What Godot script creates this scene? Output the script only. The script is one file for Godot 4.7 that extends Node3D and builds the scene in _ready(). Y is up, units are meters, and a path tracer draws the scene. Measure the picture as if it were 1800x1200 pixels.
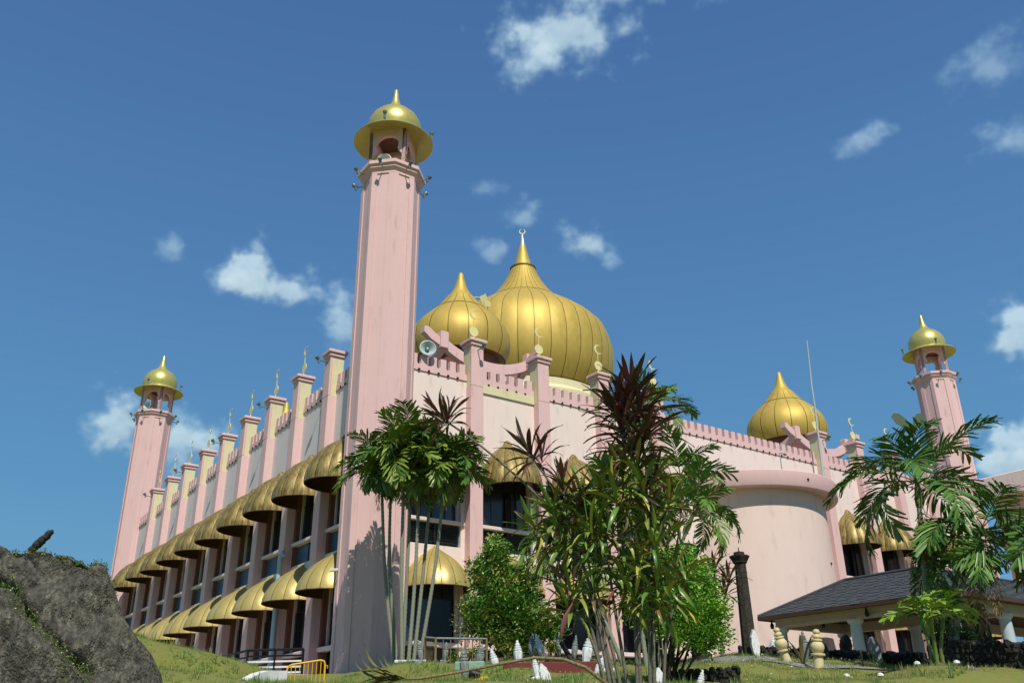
extends Node3D
# A mosque on a grassy rise: pink walls, gold awnings and onion domes, seen from the foot of the slope.
# x runs along the sunlit front, z towards the camera side, y up. Units are metres.

const SUN := Vector3(-0.215, 0.78, 0.585)
var taken := {}
var mat := {}
var rng := RandomNumberGenerator.new()
var shared := {}


# ------------------------------------------------------------------ mesh helpers
class MB:
	var v := PackedVector3Array()
	var n := PackedVector3Array()
	var uv := PackedVector2Array()
	var c := PackedColorArray()
	var idx := PackedInt32Array()
	var col := Color(1, 1, 1)

	func vert(p: Vector3, nn: Vector3, u := Vector2.ZERO) -> int:
		v.append(p); n.append(nn); uv.append(u); c.append(col)
		return v.size() - 1

	func tri(a: Vector3, b: Vector3, d: Vector3) -> void:
		var nn := (b - a).cross(d - a).normalized()
		var i := vert(a, nn)
		vert(b, nn); vert(d, nn)
		idx.append_array(PackedInt32Array([i, i + 2, i + 1]))

	func quad(a: Vector3, b: Vector3, d: Vector3, e: Vector3) -> void:
		var nn := (d - a).cross(e - b).normalized()
		var i := vert(a, nn, Vector2(0, 0))
		vert(b, nn, Vector2(1, 0)); vert(d, nn, Vector2(1, 1)); vert(e, nn, Vector2(0, 1))
		idx.append_array(PackedInt32Array([i, i + 2, i + 1, i, i + 3, i + 2]))

	func box(o: Vector3, s: Vector3, b := Basis()) -> void:
		var h := s * 0.5
		var p := []
		for k in 8:
			p.append(o + b * Vector3(h.x * (1 if k & 1 else -1), h.y * (1 if k & 2 else -1), h.z * (1 if k & 4 else -1)))
		quad(p[4], p[5], p[7], p[6]); quad(p[1], p[0], p[2], p[3])
		quad(p[5], p[1], p[3], p[7]); quad(p[0], p[4], p[6], p[2])
		quad(p[6], p[7], p[3], p[2]); quad(p[0], p[1], p[5], p[4])

	# box given by its limits
	func span(x0: float, x1: float, y0: float, y1: float, z0: float, z1: float) -> void:
		box(Vector3((x0 + x1) / 2, (y0 + y1) / 2, (z0 + z1) / 2), Vector3(x1 - x0, y1 - y0, z1 - z0))

	# chamfered box: eased edges catch the light
	func cbox(o: Vector3, s: Vector3, ch: float, b := Basis()) -> void:
		var h := s * 0.5
		var sgn := [-1.0, 1.0]
		for ax in 3:
			var u := (ax + 1) % 3
			var w := (ax + 2) % 3
			for q in sgn:
				var pts := []
				for k in [[-1, -1], [1, -1], [1, 1], [-1, 1]]:
					var p := Vector3()
					p[ax] = q * h[ax]; p[u] = k[0] * (h[u] - ch); p[w] = k[1] * (h[w] - ch)
					pts.append(o + b * p)
				if q < 0: pts.reverse()
				quad(pts[0], pts[1], pts[2], pts[3])
			for q in sgn:
				for r in sgn:
					var pts := []
					for k in [[-1, 0], [1, 0], [1, 1], [-1, 1]]:
						var p := Vector3()
						p[ax] = k[0] * (h[ax] - ch)
						p[u] = q * (h[u] - (ch if k[1] else 0.0)); p[w] = r * (h[w] - (0.0 if k[1] else ch))
						pts.append(o + b * p)
					if q * r < 0: pts.reverse()
					quad(pts[0], pts[1], pts[2], pts[3])
		for q in sgn:
			for r in sgn:
				for t in sgn:
					var a := o + b * Vector3(q * h.x, r * (h.y - ch), t * (h.z - ch))
					var d := o + b * Vector3(q * (h.x - ch), r * h.y, t * (h.z - ch))
					var e := o + b * Vector3(q * (h.x - ch), r * (h.y - ch), t * h.z)
					if q * r * t > 0: tri(a, d, e)
					else: tri(a, e, d)

	# surface of revolution; prof holds (radius, height), outline upwards
	func lathe(prof: Array, segs: int, a0 := 0.0, a1 := TAU, xf := Transform3D(), facet := false, bulge := 0.0) -> void:
		var sn := []
		for i in prof.size() - 1:
			var d: Vector2 = prof[i + 1] - prof[i]
			sn.append(Vector2(d.y, -d.x).normalized() if d.length() > 1e-6 else Vector2(1, 0))
		for i in prof.size() - 1:
			var n0: Vector2 = sn[i]
			var n1: Vector2 = sn[i]
			if not facet:
				if i > 0 and n0.dot(sn[i - 1]) > 0.72: n0 = (n0 + sn[i - 1]).normalized()
				if i < sn.size() - 1 and n1.dot(sn[i + 1]) > 0.72: n1 = (n1 + sn[i + 1]).normalized()
			var p0: Vector2 = prof[i]
			var p1: Vector2 = prof[i + 1]
			for k in segs:
				var t0 := a0 + (a1 - a0) * k / segs
				var t1 := a0 + (a1 - a0) * (k + 1) / segs
				var b0 := 1.0 + bulge * sin(PI * k / segs)
				var b1 := 1.0 + bulge * sin(PI * (k + 1) / segs)
				var c0 := Vector3(sin(t0), 0, cos(t0)); var c1 := Vector3(sin(t1), 0, cos(t1))
				var up := Vector3.UP
				var pa := xf * (c0 * p0.x * b0 + up * p0.y); var pb := xf * (c1 * p0.x * b1 + up * p0.y)
				var pc := xf * (c1 * p1.x * b1 + up * p1.y); var pd := xf * (c0 * p1.x * b0 + up * p1.y)
				if facet:
					if p0.x < 1e-5: tri(pa, pc, pd)
					elif p1.x < 1e-5: tri(pa, pb, pc)
					else: quad(pa, pb, pc, pd)
				else:
					var e0 := c0; var e1 := c1
					if bulge != 0.0:
						var side := Vector3(cos(t0), 0, -sin(t0)); var side1 := Vector3(cos(t1), 0, -sin(t1))
						e0 = (c0 - side * bulge * PI / (a1 - a0) * cos(PI * k / segs)).normalized()
						e1 = (c1 - side1 * bulge * PI / (a1 - a0) * cos(PI * (k + 1) / segs)).normalized()
					var bb := xf.basis.orthonormalized()
					var f := v.size()
					vert(pa, bb * (e0 * n0.x + up * n0.y), Vector2(t0, p0.y)); vert(pb, bb * (e1 * n0.x + up * n0.y), Vector2(t1, p0.y))
					vert(pc, bb * (e1 * n1.x + up * n1.y), Vector2(t1, p1.y)); vert(pd, bb * (e0 * n1.x + up * n1.y), Vector2(t0, p1.y))
					idx.append_array(PackedInt32Array([f, f + 2, f + 1, f, f + 3, f + 2]))

	func tube(pts: Array, rads: Array, segs := 8, cap := true) -> void:
		var rings := []
		var side := Vector3.RIGHT
		var len := 0.0
		for i in pts.size():
			var d: Vector3 = (pts[mini(i + 1, pts.size() - 1)] - pts[maxi(i - 1, 0)]).normalized()
			if i == 0: side = d.cross(Vector3.UP if absf(d.y) < 0.9 else Vector3.RIGHT).normalized()
			side = (side - d * side.dot(d)).normalized()
			var up := side.cross(d)
			if i > 0: len += pts[i].distance_to(pts[i - 1])
			var ring := []
			for k in segs + 1:
				var a := TAU * k / segs
				var nn := side * cos(a) + up * sin(a)
				ring.append(vert(pts[i] + nn * rads[i], nn, Vector2(float(k) / segs, len)))
			rings.append(ring)
		for i in pts.size() - 1:
			for k in segs:
				var a: int = rings[i][k]; var b: int = rings[i][k + 1]
				var e: int = rings[i + 1][k + 1]; var f: int = rings[i + 1][k]
				idx.append_array(PackedInt32Array([a, b, e, a, e, f]))
		if cap:
			for q in [0, pts.size() - 1]:
				for k in segs - 2:
					var r: Array = rings[q]
					if q == 0: tri(v[r[0]], v[r[k + 2]], v[r[k + 1]])
					else: tri(v[r[0]], v[r[k + 1]], v[r[k + 2]])

	# polygon (counter-clockwise seen from +z) with thickness, front at z = depth
	func extrude(poly: PackedVector2Array, depth: float, xf := Transform3D()) -> void:
		var t := Geometry2D.triangulate_polygon(poly)
		for k in range(0, t.size(), 3):
			var q := []
			for j in 3: q.append(poly[t[k + j]])
			if (q[1] - q[0]).cross(q[2] - q[0]) < 0: q.reverse()
			tri(xf * Vector3(q[0].x, q[0].y, depth), xf * Vector3(q[1].x, q[1].y, depth), xf * Vector3(q[2].x, q[2].y, depth))
			tri(xf * Vector3(q[0].x, q[0].y, 0), xf * Vector3(q[2].x, q[2].y, 0), xf * Vector3(q[1].x, q[1].y, 0))
		for k in poly.size():
			var a := poly[k]; var b := poly[(k + 1) % poly.size()]
			quad(xf * Vector3(a.x, a.y, 0), xf * Vector3(b.x, b.y, 0), xf * Vector3(b.x, b.y, depth), xf * Vector3(a.x, a.y, depth))

	func add(o: MB, xf: Transform3D, tint := Color(1, 1, 1)) -> void:
		var f := v.size()
		var b := xf.basis
		for k in o.v.size():
			v.append(xf * o.v[k]); n.append((b * o.n[k]).normalized()); uv.append(o.uv[k]); c.append(o.c[k] * tint)
		for k in o.idx: idx.append(k + f)

	func mesh() -> ArrayMesh:
		# every face turned the way its normals point
		for k in range(0, idx.size(), 3):
			var p := v[idx[k]]
			var g := (v[idx[k + 2]] - p).cross(v[idx[k + 1]] - p)
			if g.dot(n[idx[k]] + n[idx[k + 1]] + n[idx[k + 2]]) < 0:
				var t := idx[k + 1]
				idx[k + 1] = idx[k + 2]
				idx[k + 2] = t
		var a := []
		a.resize(Mesh.ARRAY_MAX)
		a[Mesh.ARRAY_VERTEX] = v; a[Mesh.ARRAY_NORMAL] = n; a[Mesh.ARRAY_TEX_UV] = uv; a[Mesh.ARRAY_COLOR] = c; a[Mesh.ARRAY_INDEX] = idx
		var m := ArrayMesh.new()
		m.add_surface_from_arrays(Mesh.PRIMITIVE_TRIANGLES, a)
		return m


# ------------------------------------------------------------------ scene helpers
func numbered(called: String) -> String:
	if not taken.has(called):
		taken[called] = 0
		return called
	taken[called] += 1
	return "%s_%03d" % [called, taken[called]]


func tag(o: Node, label: String, category: String, group := "", kind := "") -> void:
	if label: o.set_meta("label", label)
	if category: o.set_meta("category", category)
	if group: o.set_meta("group", group)
	if kind: o.set_meta("kind", kind)


func thing(called: String, label: String, category: String, at := Vector3.ZERO, group := "") -> Node3D:
	var o := Node3D.new()
	o.name = numbered(called)
	add_child(o)
	o.position = at
	tag(o, label, category, group)
	return o


func part(called: String, m: Mesh, material: Material, parent: Node, xf := Transform3D(), kind := "") -> MeshInstance3D:
	var o := MeshInstance3D.new()
	o.name = called if parent != self else numbered(called)
	o.mesh = m
	o.material_override = material
	o.transform = xf
	parent.add_child(o, true)
	if kind: o.set_meta("kind", kind)
	return o


func copy_of(o: Node3D, label: String, at: Vector3) -> Node3D:
	var base := o.name.rstrip("0123456789").rstrip("_")
	var d: Node3D = o.duplicate()
	d.name = numbered(base)
	add_child(d)
	d.position = at
	d.set_meta("label", label)
	return d


func multi(called: String, m: Mesh, material: Material, xfs: Array, cols: Array, parent: Node) -> MultiMeshInstance3D:
	var mm := MultiMesh.new()
	mm.transform_format = MultiMesh.TRANSFORM_3D
	mm.use_colors = true
	mm.mesh = m
	mm.instance_count = xfs.size()
	for k in xfs.size():
		mm.set_instance_transform(k, xfs[k])
		mm.set_instance_color(k, cols[k])
	var o := MultiMeshInstance3D.new()
	o.name = called if parent != self else numbered(called)
	o.multimesh = mm
	o.material_override = material
	parent.add_child(o, true)
	o.set_meta("kind", "stuff")
	return o


func pos(x: float, y: float, z: float) -> Transform3D:
	return Transform3D(Basis(), Vector3(x, y, z))


func turned(deg: float, at := Vector3.ZERO) -> Transform3D:
	return Transform3D(Basis(Vector3.UP, deg_to_rad(deg)), at)


# basis whose y is dir and whose z leans towards hint
func along(dir: Vector3, hint: Vector3) -> Basis:
	var y := dir.normalized()
	var z := (hint - y * hint.dot(y))
	if z.length() < 1e-4: z = y.cross(Vector3(0.3, 0.2, 0.9))
	z = z.normalized()
	return Basis(y.cross(z), y, z)


func lin(r: float, g: float, b: float) -> Color:      # a linear base colour for albedo_color
	return Color(r, g, b).linear_to_srgb()


func noise_tex(freq: float, oct: int, sd: int, lo: Color, hi: Color, size := 512, mid := Color(0, 0, 0, 0), at := 0.5) -> NoiseTexture2D:
	var f := FastNoiseLite.new()
	f.seed = sd; f.frequency = freq; f.fractal_octaves = oct
	f.noise_type = FastNoiseLite.TYPE_SIMPLEX_SMOOTH
	var t := NoiseTexture2D.new()
	t.width = size; t.height = size; t.seamless = true; t.noise = f
	var g := Gradient.new()
	g.set_color(0, lo); g.set_color(1, hi)
	if mid.a > 0: g.add_point(at, mid)
	t.color_ramp = g
	return t


func bump_tex(freq: float, oct: int, sd: int, strength: float, size := 512) -> NoiseTexture2D:
	var f := FastNoiseLite.new()
	f.seed = sd; f.frequency = freq; f.fractal_octaves = oct
	var t := NoiseTexture2D.new()
	t.width = size; t.height = size; t.seamless = true; t.noise = f
	t.as_normal_map = true; t.bump_strength = strength
	return t


func paint(called: String, col: Color, rough := 0.7, metal := 0.0, tex: Texture2D = null, scale := Vector3.ONE, bump: Texture2D = null, bump_by := 1.0) -> StandardMaterial3D:
	var m := StandardMaterial3D.new()
	m.resource_name = called
	m.albedo_color = col; m.roughness = rough; m.metallic = metal
	if tex or bump:
		m.uv1_triplanar = true; m.uv1_world_triplanar = true; m.uv1_scale = scale
	if tex: m.albedo_texture = tex
	if bump:
		m.normal_enabled = true; m.normal_texture = bump; m.normal_scale = bump_by
	mat[called] = m
	return m


func leafy(called: String, rough := 0.45, back := Color(0.1, 0.14, 0.02)) -> void:
	var m := StandardMaterial3D.new()
	m.resource_name = called
	m.vertex_color_use_as_albedo = true
	m.roughness = rough
	m.cull_mode = BaseMaterial3D.CULL_DISABLED
	m.backlight_enabled = true; m.backlight = back
	mat[called] = m


# ------------------------------------------------------------------ the lie of the land
var land := PackedVector3Array()

func height(x: float, z: float) -> float:
	var s := 0.0
	var w := 0.0
	for p in land:
		var d := (p.x - x) * (p.x - x) + (p.z - z) * (p.z - z) + 0.15
		var q := 1.0 / (d * d)
		s += q * p.y; w += q
	return s / w


func lay_land() -> void:
	for p in [
		# the level round the building
		[0, 2, 1.5], [4, 2, 3], [8, 2, 3.5], [12, 2, 4], [16, 2, 6], [22, 2, 8], [30, 2, 8], [42, 2, 4], [50, 2, 5], [20, 2, 14], [30, 2, 14], [-2, 2.0, -3], [-2.2, 2.05, -8], [-2.4, 2.1, -14], [-2.4, 2.1, -22], [-2.4, 2.1, -32], [-2, 2.1, -42],
		[-1.8, 2.0, 1.0], [-1.2, 1.98, 4.3], [-0.4, 2.0, 5.5], [1, 2.0, 7], [4.5, 2.0, 8], [10, 2, 8],
		# lawn with the graves
		[-0.05, 1.95, 10.5], [0.3, 1.84, 11.3], [-1.7, 1.64, 11.7], [-2.2, 1.5, 11.4], [-2.0, 1.7, 10.3], [-2.7, 1.83, 8.7], [-0.5, 1.58, 12.7], [-1.9, 1.2, 14.8], [-3.6, 0.98, 15.4], [-3.9, 1.15, 12.7], [-3.3, 0.72, 18.2], [-2.9, 0.7, 18.7], [-5.4, 0.9, 15.2], [-1.2, 1.3, 13.5], [0.3, 2.0, 9.5],
		[4.3, 1.84, 13.9], [5.2, 2.0, 12.7], [3.6, 1.6, 15.4], [3.7, 1.38, 16.4], [6.3, 1.75, 14.2], [3.76, 1.3, 19.1], [2.5, 1.05, 18.2], [1.3, 0.92, 18.8], [5.2, 1.2, 18.6], [4.8, 0.98, 20.4], [1.5, 1.5, 15.5], [-2.5, 1.0, 18.0], [8.5, 1.6, 17.5], [12, 1.7, 16], [6.3, 1.35, 18.4],
		# the way up past the yellow barrier
		[-5.3, 0.85, 9.5], [-5.6, 1.15, 8.0], [-6.95, 0.45, 10.1], [-6.2, 0.6, 10.45], [-5.8, 0.6, 10.9], [-6.8, 0.35, 10.9], [-8.2, 0.8, 11.9], [-7.5, 0.7, 11.5], [-8.9, 0.6, 12.6], [-4.0, 1.6, 4.5], [-3.2, 1.85, 2.0], [-6.4, 0.5, 11.5],
		# grassy shoulder at the left
		[-9.2, 1.98, 8.7], [-8.6, 1.86, 8.9], [-8.0, 1.72, 9.1], [-7.5, 1.58, 9.4], [-7.1, 1.48, 9.5], [-10.2, 2.2, 8.5], [-12, 2.5, 8], [-10.8, 0.85, 15.0], [-8.9, 0.85, 13.5], [-12.5, 1.0, 15.5], [-9.8, 1.9, 5], [-8, 1.8, 4], [-12, 2.2, 2], [-8, 2.0, -6], [-12, 2.1, -18], [-16, 2.2, 6], [-20, 2.2, -8], [-16, 1.2, 15],
		# down to the foot of the slope
		[-13.5, 0.2, 19.5], [-12.4, -0.1, 20.8], [-7.7, -0.35, 22.3], [-9.5, -0.3, 21], [-4, 0.1, 22.5], [1.5, 0.3, 22.5], [8, 0.6, 22], [-16.5, 0.0, 21], [-14, -1.5, 27.5], [-8, -1.5, 28], [0, -1.3, 29], [10, -0.8, 29], [-15, -1.6, 31], [-24, -1.4, 26], [-30, -1, 34], [20, 0.5, 26], [34, 0.8, 26], [-15, -1.7, 40], [10, -1.8, 42], [50, 0, 40], [-50, 0, 20], [-40, 1, -20], [0, 0, -70], [60, 1, -30]]:
		land.append(Vector3(p[0], p[1], p[2]))


func make_materials() -> void:
	var streak := noise_tex(0.012, 5, 3, Color(0.88, 0.87, 0.86), Color(1, 1, 1), 512, Color(0.985, 0.98, 0.98), 0.3)
	var grain := bump_tex(0.05, 4, 5, 1.2)
	mat_pink(streak, grain)
	var rain := noise_tex(0.02, 5, 9, Color(0.30, 0.26, 0.20), Color(1, 1, 1), 512, Color(0.70, 0.67, 0.60), 0.45)
	var brushed := noise_tex(0.02, 4, 12, Color(0.91, 0.90, 0.88), Color(1, 1, 1), 512)
	var dent := bump_tex(0.006, 3, 21, 2.0)
	paint("gold_dome", Color(0.785, 0.685, 0.33), 0.56, 0.32, brushed, Vector3(0.25, 0.1, 0.25), dent, 0.1)
	paint("gold_bright", Color(0.81, 0.78, 0.46), 0.36, 0.5, brushed, Vector3(0.3, 0.3, 0.3), dent, 0.2)
	paint("gold_awning", Color(0.775, 0.705, 0.43), 0.42, 0.4, brushed, Vector3(0.5, 0.2, 0.5), dent, 0.35)
	paint("gold_weathered", Color(0.73, 0.665, 0.42), 0.5, 0.35, rain, Vector3(0.9, 0.13, 0.9), dent, 0.35)
	paint("awning_lining", Color(0.34, 0.24, 0.10), 0.7, 0.2, brushed, Vector3(0.5, 0.3, 0.5))
	paint("dome_seam", Color(0.47, 0.42, 0.26), 0.6, 0.5)
	paint("silver", Color(0.78, 0.8, 0.82), 0.35, 0.7)
	paint("dark_glass", Color(0.10, 0.12, 0.15), 0.09, 0.0)
	mat.dark_glass.metallic_specular = 0.35
	paint("glass_blue", Color(0.13, 0.20, 0.27), 0.12)
	paint("glass_grey", Color(0.16, 0.17, 0.18), 0.2)
	paint("blue_panel", Color(0.22, 0.37, 0.49), 0.4, 0.0, brushed, Vector3(1, 1, 1))
	paint("dark_frame", Color(0.1, 0.1, 0.1), 0.5)
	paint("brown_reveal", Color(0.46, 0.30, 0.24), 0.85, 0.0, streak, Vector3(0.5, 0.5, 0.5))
	paint("lamp_grey", Color(0.45, 0.52, 0.5), 0.45, 0.4)
	paint("lamp_glass", Color(0.75, 0.8, 0.8), 0.15, 0.1)
	paint("horn_white", Color(0.66, 0.73, 0.73), 0.4)
	paint("white_paint", Color(0.86, 0.87, 0.87), 0.6, 0.0, streak, Vector3(1, 0.5, 1))
	paint("pipe_blue", Color(0.62, 0.71, 0.76), 0.5)
	paint("yellow_paint", Color(0.86, 0.68, 0.05), 0.45)
	paint("black_metal", Color(0.07, 0.07, 0.075), 0.5, 0.3)
	paint("roof_slab", Color(0.5, 0.48, 0.46), 0.9)
	# stone
	var lichen := noise_tex(0.02, 6, 31, Color(0.42, 0.42, 0.42), Color(1, 1, 1), 512, Color(0.74, 0.75, 0.73), 0.5)
	var rough := bump_tex(0.03, 6, 33, 6.0)
	paint("carved_white", Color(0.90, 0.92, 0.93), 0.7, 0.0, noise_tex(0.02, 5, 35, Color(0.62, 0.63, 0.62), Color(1, 1, 1), 512, Color(0.95, 0.95, 0.95), 0.4), Vector3(1.5, 1.0, 1.5), rough, 0.25)
	paint("carved_grey", Color(0.68, 0.71, 0.72), 0.85, 0.0, lichen, Vector3(2, 1.5, 2), rough, 0.5)
	paint("carved_yellow", Color(0.80, 0.75, 0.57), 0.75, 0.0, streak, Vector3(2, 1.5, 2), rough, 0.25)
	paint("carved_dark", Color(0.25, 0.25, 0.235), 0.9, 0.0, lichen, Vector3(2, 2, 2), rough, 0.7)
	paint("old_stone", Color(0.27, 0.255, 0.225), 0.95, 0.0, lichen, Vector3(1, 1, 1), rough, 0.8)
	paint("old_stone_mossy", Color(0.16, 0.18, 0.11), 0.95, 0.0, lichen, Vector3(1.3, 1.3, 1.3), rough, 0.8)
	paint("maroon_paint", Color(0.42, 0.16, 0.15), 0.6, 0.0, streak, Vector3(1, 1, 1))
	paint("mint_paint", Color(0.50, 0.66, 0.58), 0.6, 0.0, streak, Vector3(1, 1, 1))
	paint("shingle", Color(0.31, 0.345, 0.375), 0.85, 0.0, noise_tex(0.06, 4, 41, Color(0.55, 0.55, 0.55), Color(1, 1, 1)), Vector3(0.7, 1.4, 0.7), rough, 0.4)
	paint("shingle_light", Color(0.335, 0.37, 0.40), 0.85, 0.0, lichen, Vector3(0.7, 1.4, 0.7), rough, 0.4)
	paint("pavilion_cream", Color(0.70, 0.65, 0.60), 0.7, 0.0, streak, Vector3(0.4, 0.3, 0.4))
	paint("eave_brown", Color(0.26, 0.19, 0.16), 0.8)
	paint("column_white", Color(0.68, 0.74, 0.78), 0.6, 0.0, streak, Vector3(1, 0.4, 1))
	# ground
	paint("concrete", Color(0.70, 0.67, 0.63), 0.9, 0.0, streak, Vector3(0.5, 0.5, 0.5), rough, 0.3)
	var turf := noise_tex(0.03, 6, 51, Color(0.50, 0.42, 0.27), Color(0.44, 0.52, 0.20), 1024, Color(0.42, 0.45, 0.19), 0.5)
	paint("turf", Color(1, 1, 1), 0.95, 0.0, turf, Vector3(0.22, 0.22, 0.22), rough, 0.6)
	paint("asphalt", Color(0.66, 0.67, 0.68), 0.95, 0.0, lichen, Vector3(0.8, 0.8, 0.8), rough, 0.4)
	paint("boulder", Color(1, 1, 1), 0.95, 0.0, noise_tex(0.022, 8, 61, Color(0.17, 0.17, 0.15), Color(0.68, 0.67, 0.60), 1024, Color(0.38, 0.38, 0.34), 0.5), Vector3(0.8, 0.45, 0.8), bump_tex(0.06, 7, 63, 14.0, 1024), 1.3)
	mat.boulder.detail_enabled = true
	mat.boulder.detail_blend_mode = BaseMaterial3D.BLEND_MODE_MUL
	mat.boulder.detail_uv_layer = BaseMaterial3D.DETAIL_UV_2
	mat.boulder.uv2_triplanar = true; mat.boulder.uv2_world_triplanar = true; mat.boulder.uv2_scale = Vector3(0.5, 0.22, 0.5)
	mat.boulder.detail_albedo = noise_tex(0.02, 5, 66, Color(0.45, 0.45, 0.43), Color(1, 1, 0.98), 512, Color(0.8, 0.8, 0.78), 0.5)
	# plants
	leafy("palm_leaf", 0.42, Color(0.16, 0.22, 0.03))
	leafy("strap_leaf", 0.36, Color(0.12, 0.05, 0.03))
	leafy("bush_leaf", 0.35, Color(0.14, 0.22, 0.02))
	leafy("blade", 0.6, Color(0.12, 0.15, 0.02))
	leafy("dry_leaf", 0.7, Color(0.12, 0.08, 0.03))
	var mottle := noise_tex(0.03, 5, 71, Color(0.22, 0.23, 0.19), Color(1, 1, 1), 512, Color(0.72, 0.74, 0.70), 0.48)
	paint("palm_trunk", Color(0.70, 0.71, 0.65), 0.8, 0.0, mottle, Vector3(4, 7, 4), rough, 0.4)
	paint("strap_stem", Color(0.55, 0.53, 0.48), 0.8, 0.0, mottle, Vector3(6, 3, 6), rough, 0.5)
	paint("crownshaft", Color(0.36, 0.44, 0.17), 0.5)
	paint("young_palm_leaf", Color(0.10, 0.24, 0.07), 0.6)
	paint("bark", Color(0.30, 0.25, 0.19), 0.9, 0.0, lichen, Vector3(3, 1, 3), rough, 0.6)
	paint("fruit", Color(0.58, 0.42, 0.08), 0.5)
	paint("dead_wood", Color(0.62, 0.55, 0.40), 0.8, 0.0, lichen, Vector3(3, 3, 3))


func mat_pink(streak: Texture2D, grain: Texture2D) -> void:
	paint("pink", Color(0.85, 0.72, 0.712), 0.75, 0.0, streak, Vector3(0.35, 0.08, 0.35), grain, 0.15)
	paint("wall_cream", Color(0.89, 0.83, 0.80), 0.8, 0.0, streak, Vector3(0.3, 0.07, 0.3), grain, 0.15)
	paint("wall_grey", Color(0.845, 0.82, 0.815), 0.8, 0.0, streak, Vector3(0.3, 0.07, 0.3), grain, 0.15)
	paint("pale_gold", Color(0.84, 0.82, 0.58), 0.5)
	paint("bay_cream", Color(0.87, 0.79, 0.75), 0.8, 0.0, streak, Vector3(0.25, 0.06, 0.25), grain, 0.15)
	paint("cream_yellow", Color(0.83, 0.81, 0.65), 0.75, 0.0, streak, Vector3(0.4, 0.15, 0.4), grain, 0.15)
	paint("sill_white", Color(0.86, 0.80, 0.78), 0.7, 0.0, streak, Vector3(0.6, 0.4, 0.6))
	paint("drain", Color(0.16, 0.10, 0.10), 0.9)


func set_view() -> void:
	var cam := Camera3D.new()
	cam.name = "camera"
	cam.transform = Transform3D(Basis(Vector3(0.818654, -0.011044, 0.574181), Vector3(-0.224463, 0.914129, 0.337617), Vector3(-0.528604, -0.405274, 0.745876)).orthonormalized(), Vector3(-15.1, 0, 30.46))
	cam.fov = 41.81
	cam.near = 0.1; cam.far = 3000
	add_child(cam)
	cam.current = true

	var env := Environment.new()
	env.tonemap_mode = Environment.TONE_MAPPER_LINEAR
	env.tonemap_exposure = 1.06
	env.background_mode = Environment.BG_SKY
	var sky := Sky.new()
	var pm := PanoramaSkyMaterial.new()
	pm.panorama = ImageTexture.create_from_image(sky_picture())
	pm.energy_multiplier = 1.0
	sky.sky_material = pm
	env.sky = sky
	env.sdfgi_enabled = true; env.ssao_enabled = true; env.ssil_enabled = true
	var we := WorldEnvironment.new()
	we.name = "surroundings"
	we.environment = env
	add_child(we)

	var sun := DirectionalLight3D.new()
	sun.name = "sun"
	sun.light_energy = 1.4
	sun.light_color = Color(1.0, 0.965, 0.915)
	sun.light_angular_distance = 0.5
	sun.shadow_enabled = true
	sun.basis = Basis.looking_at(-SUN.normalized(), Vector3.UP)
	add_child(sun)


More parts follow.
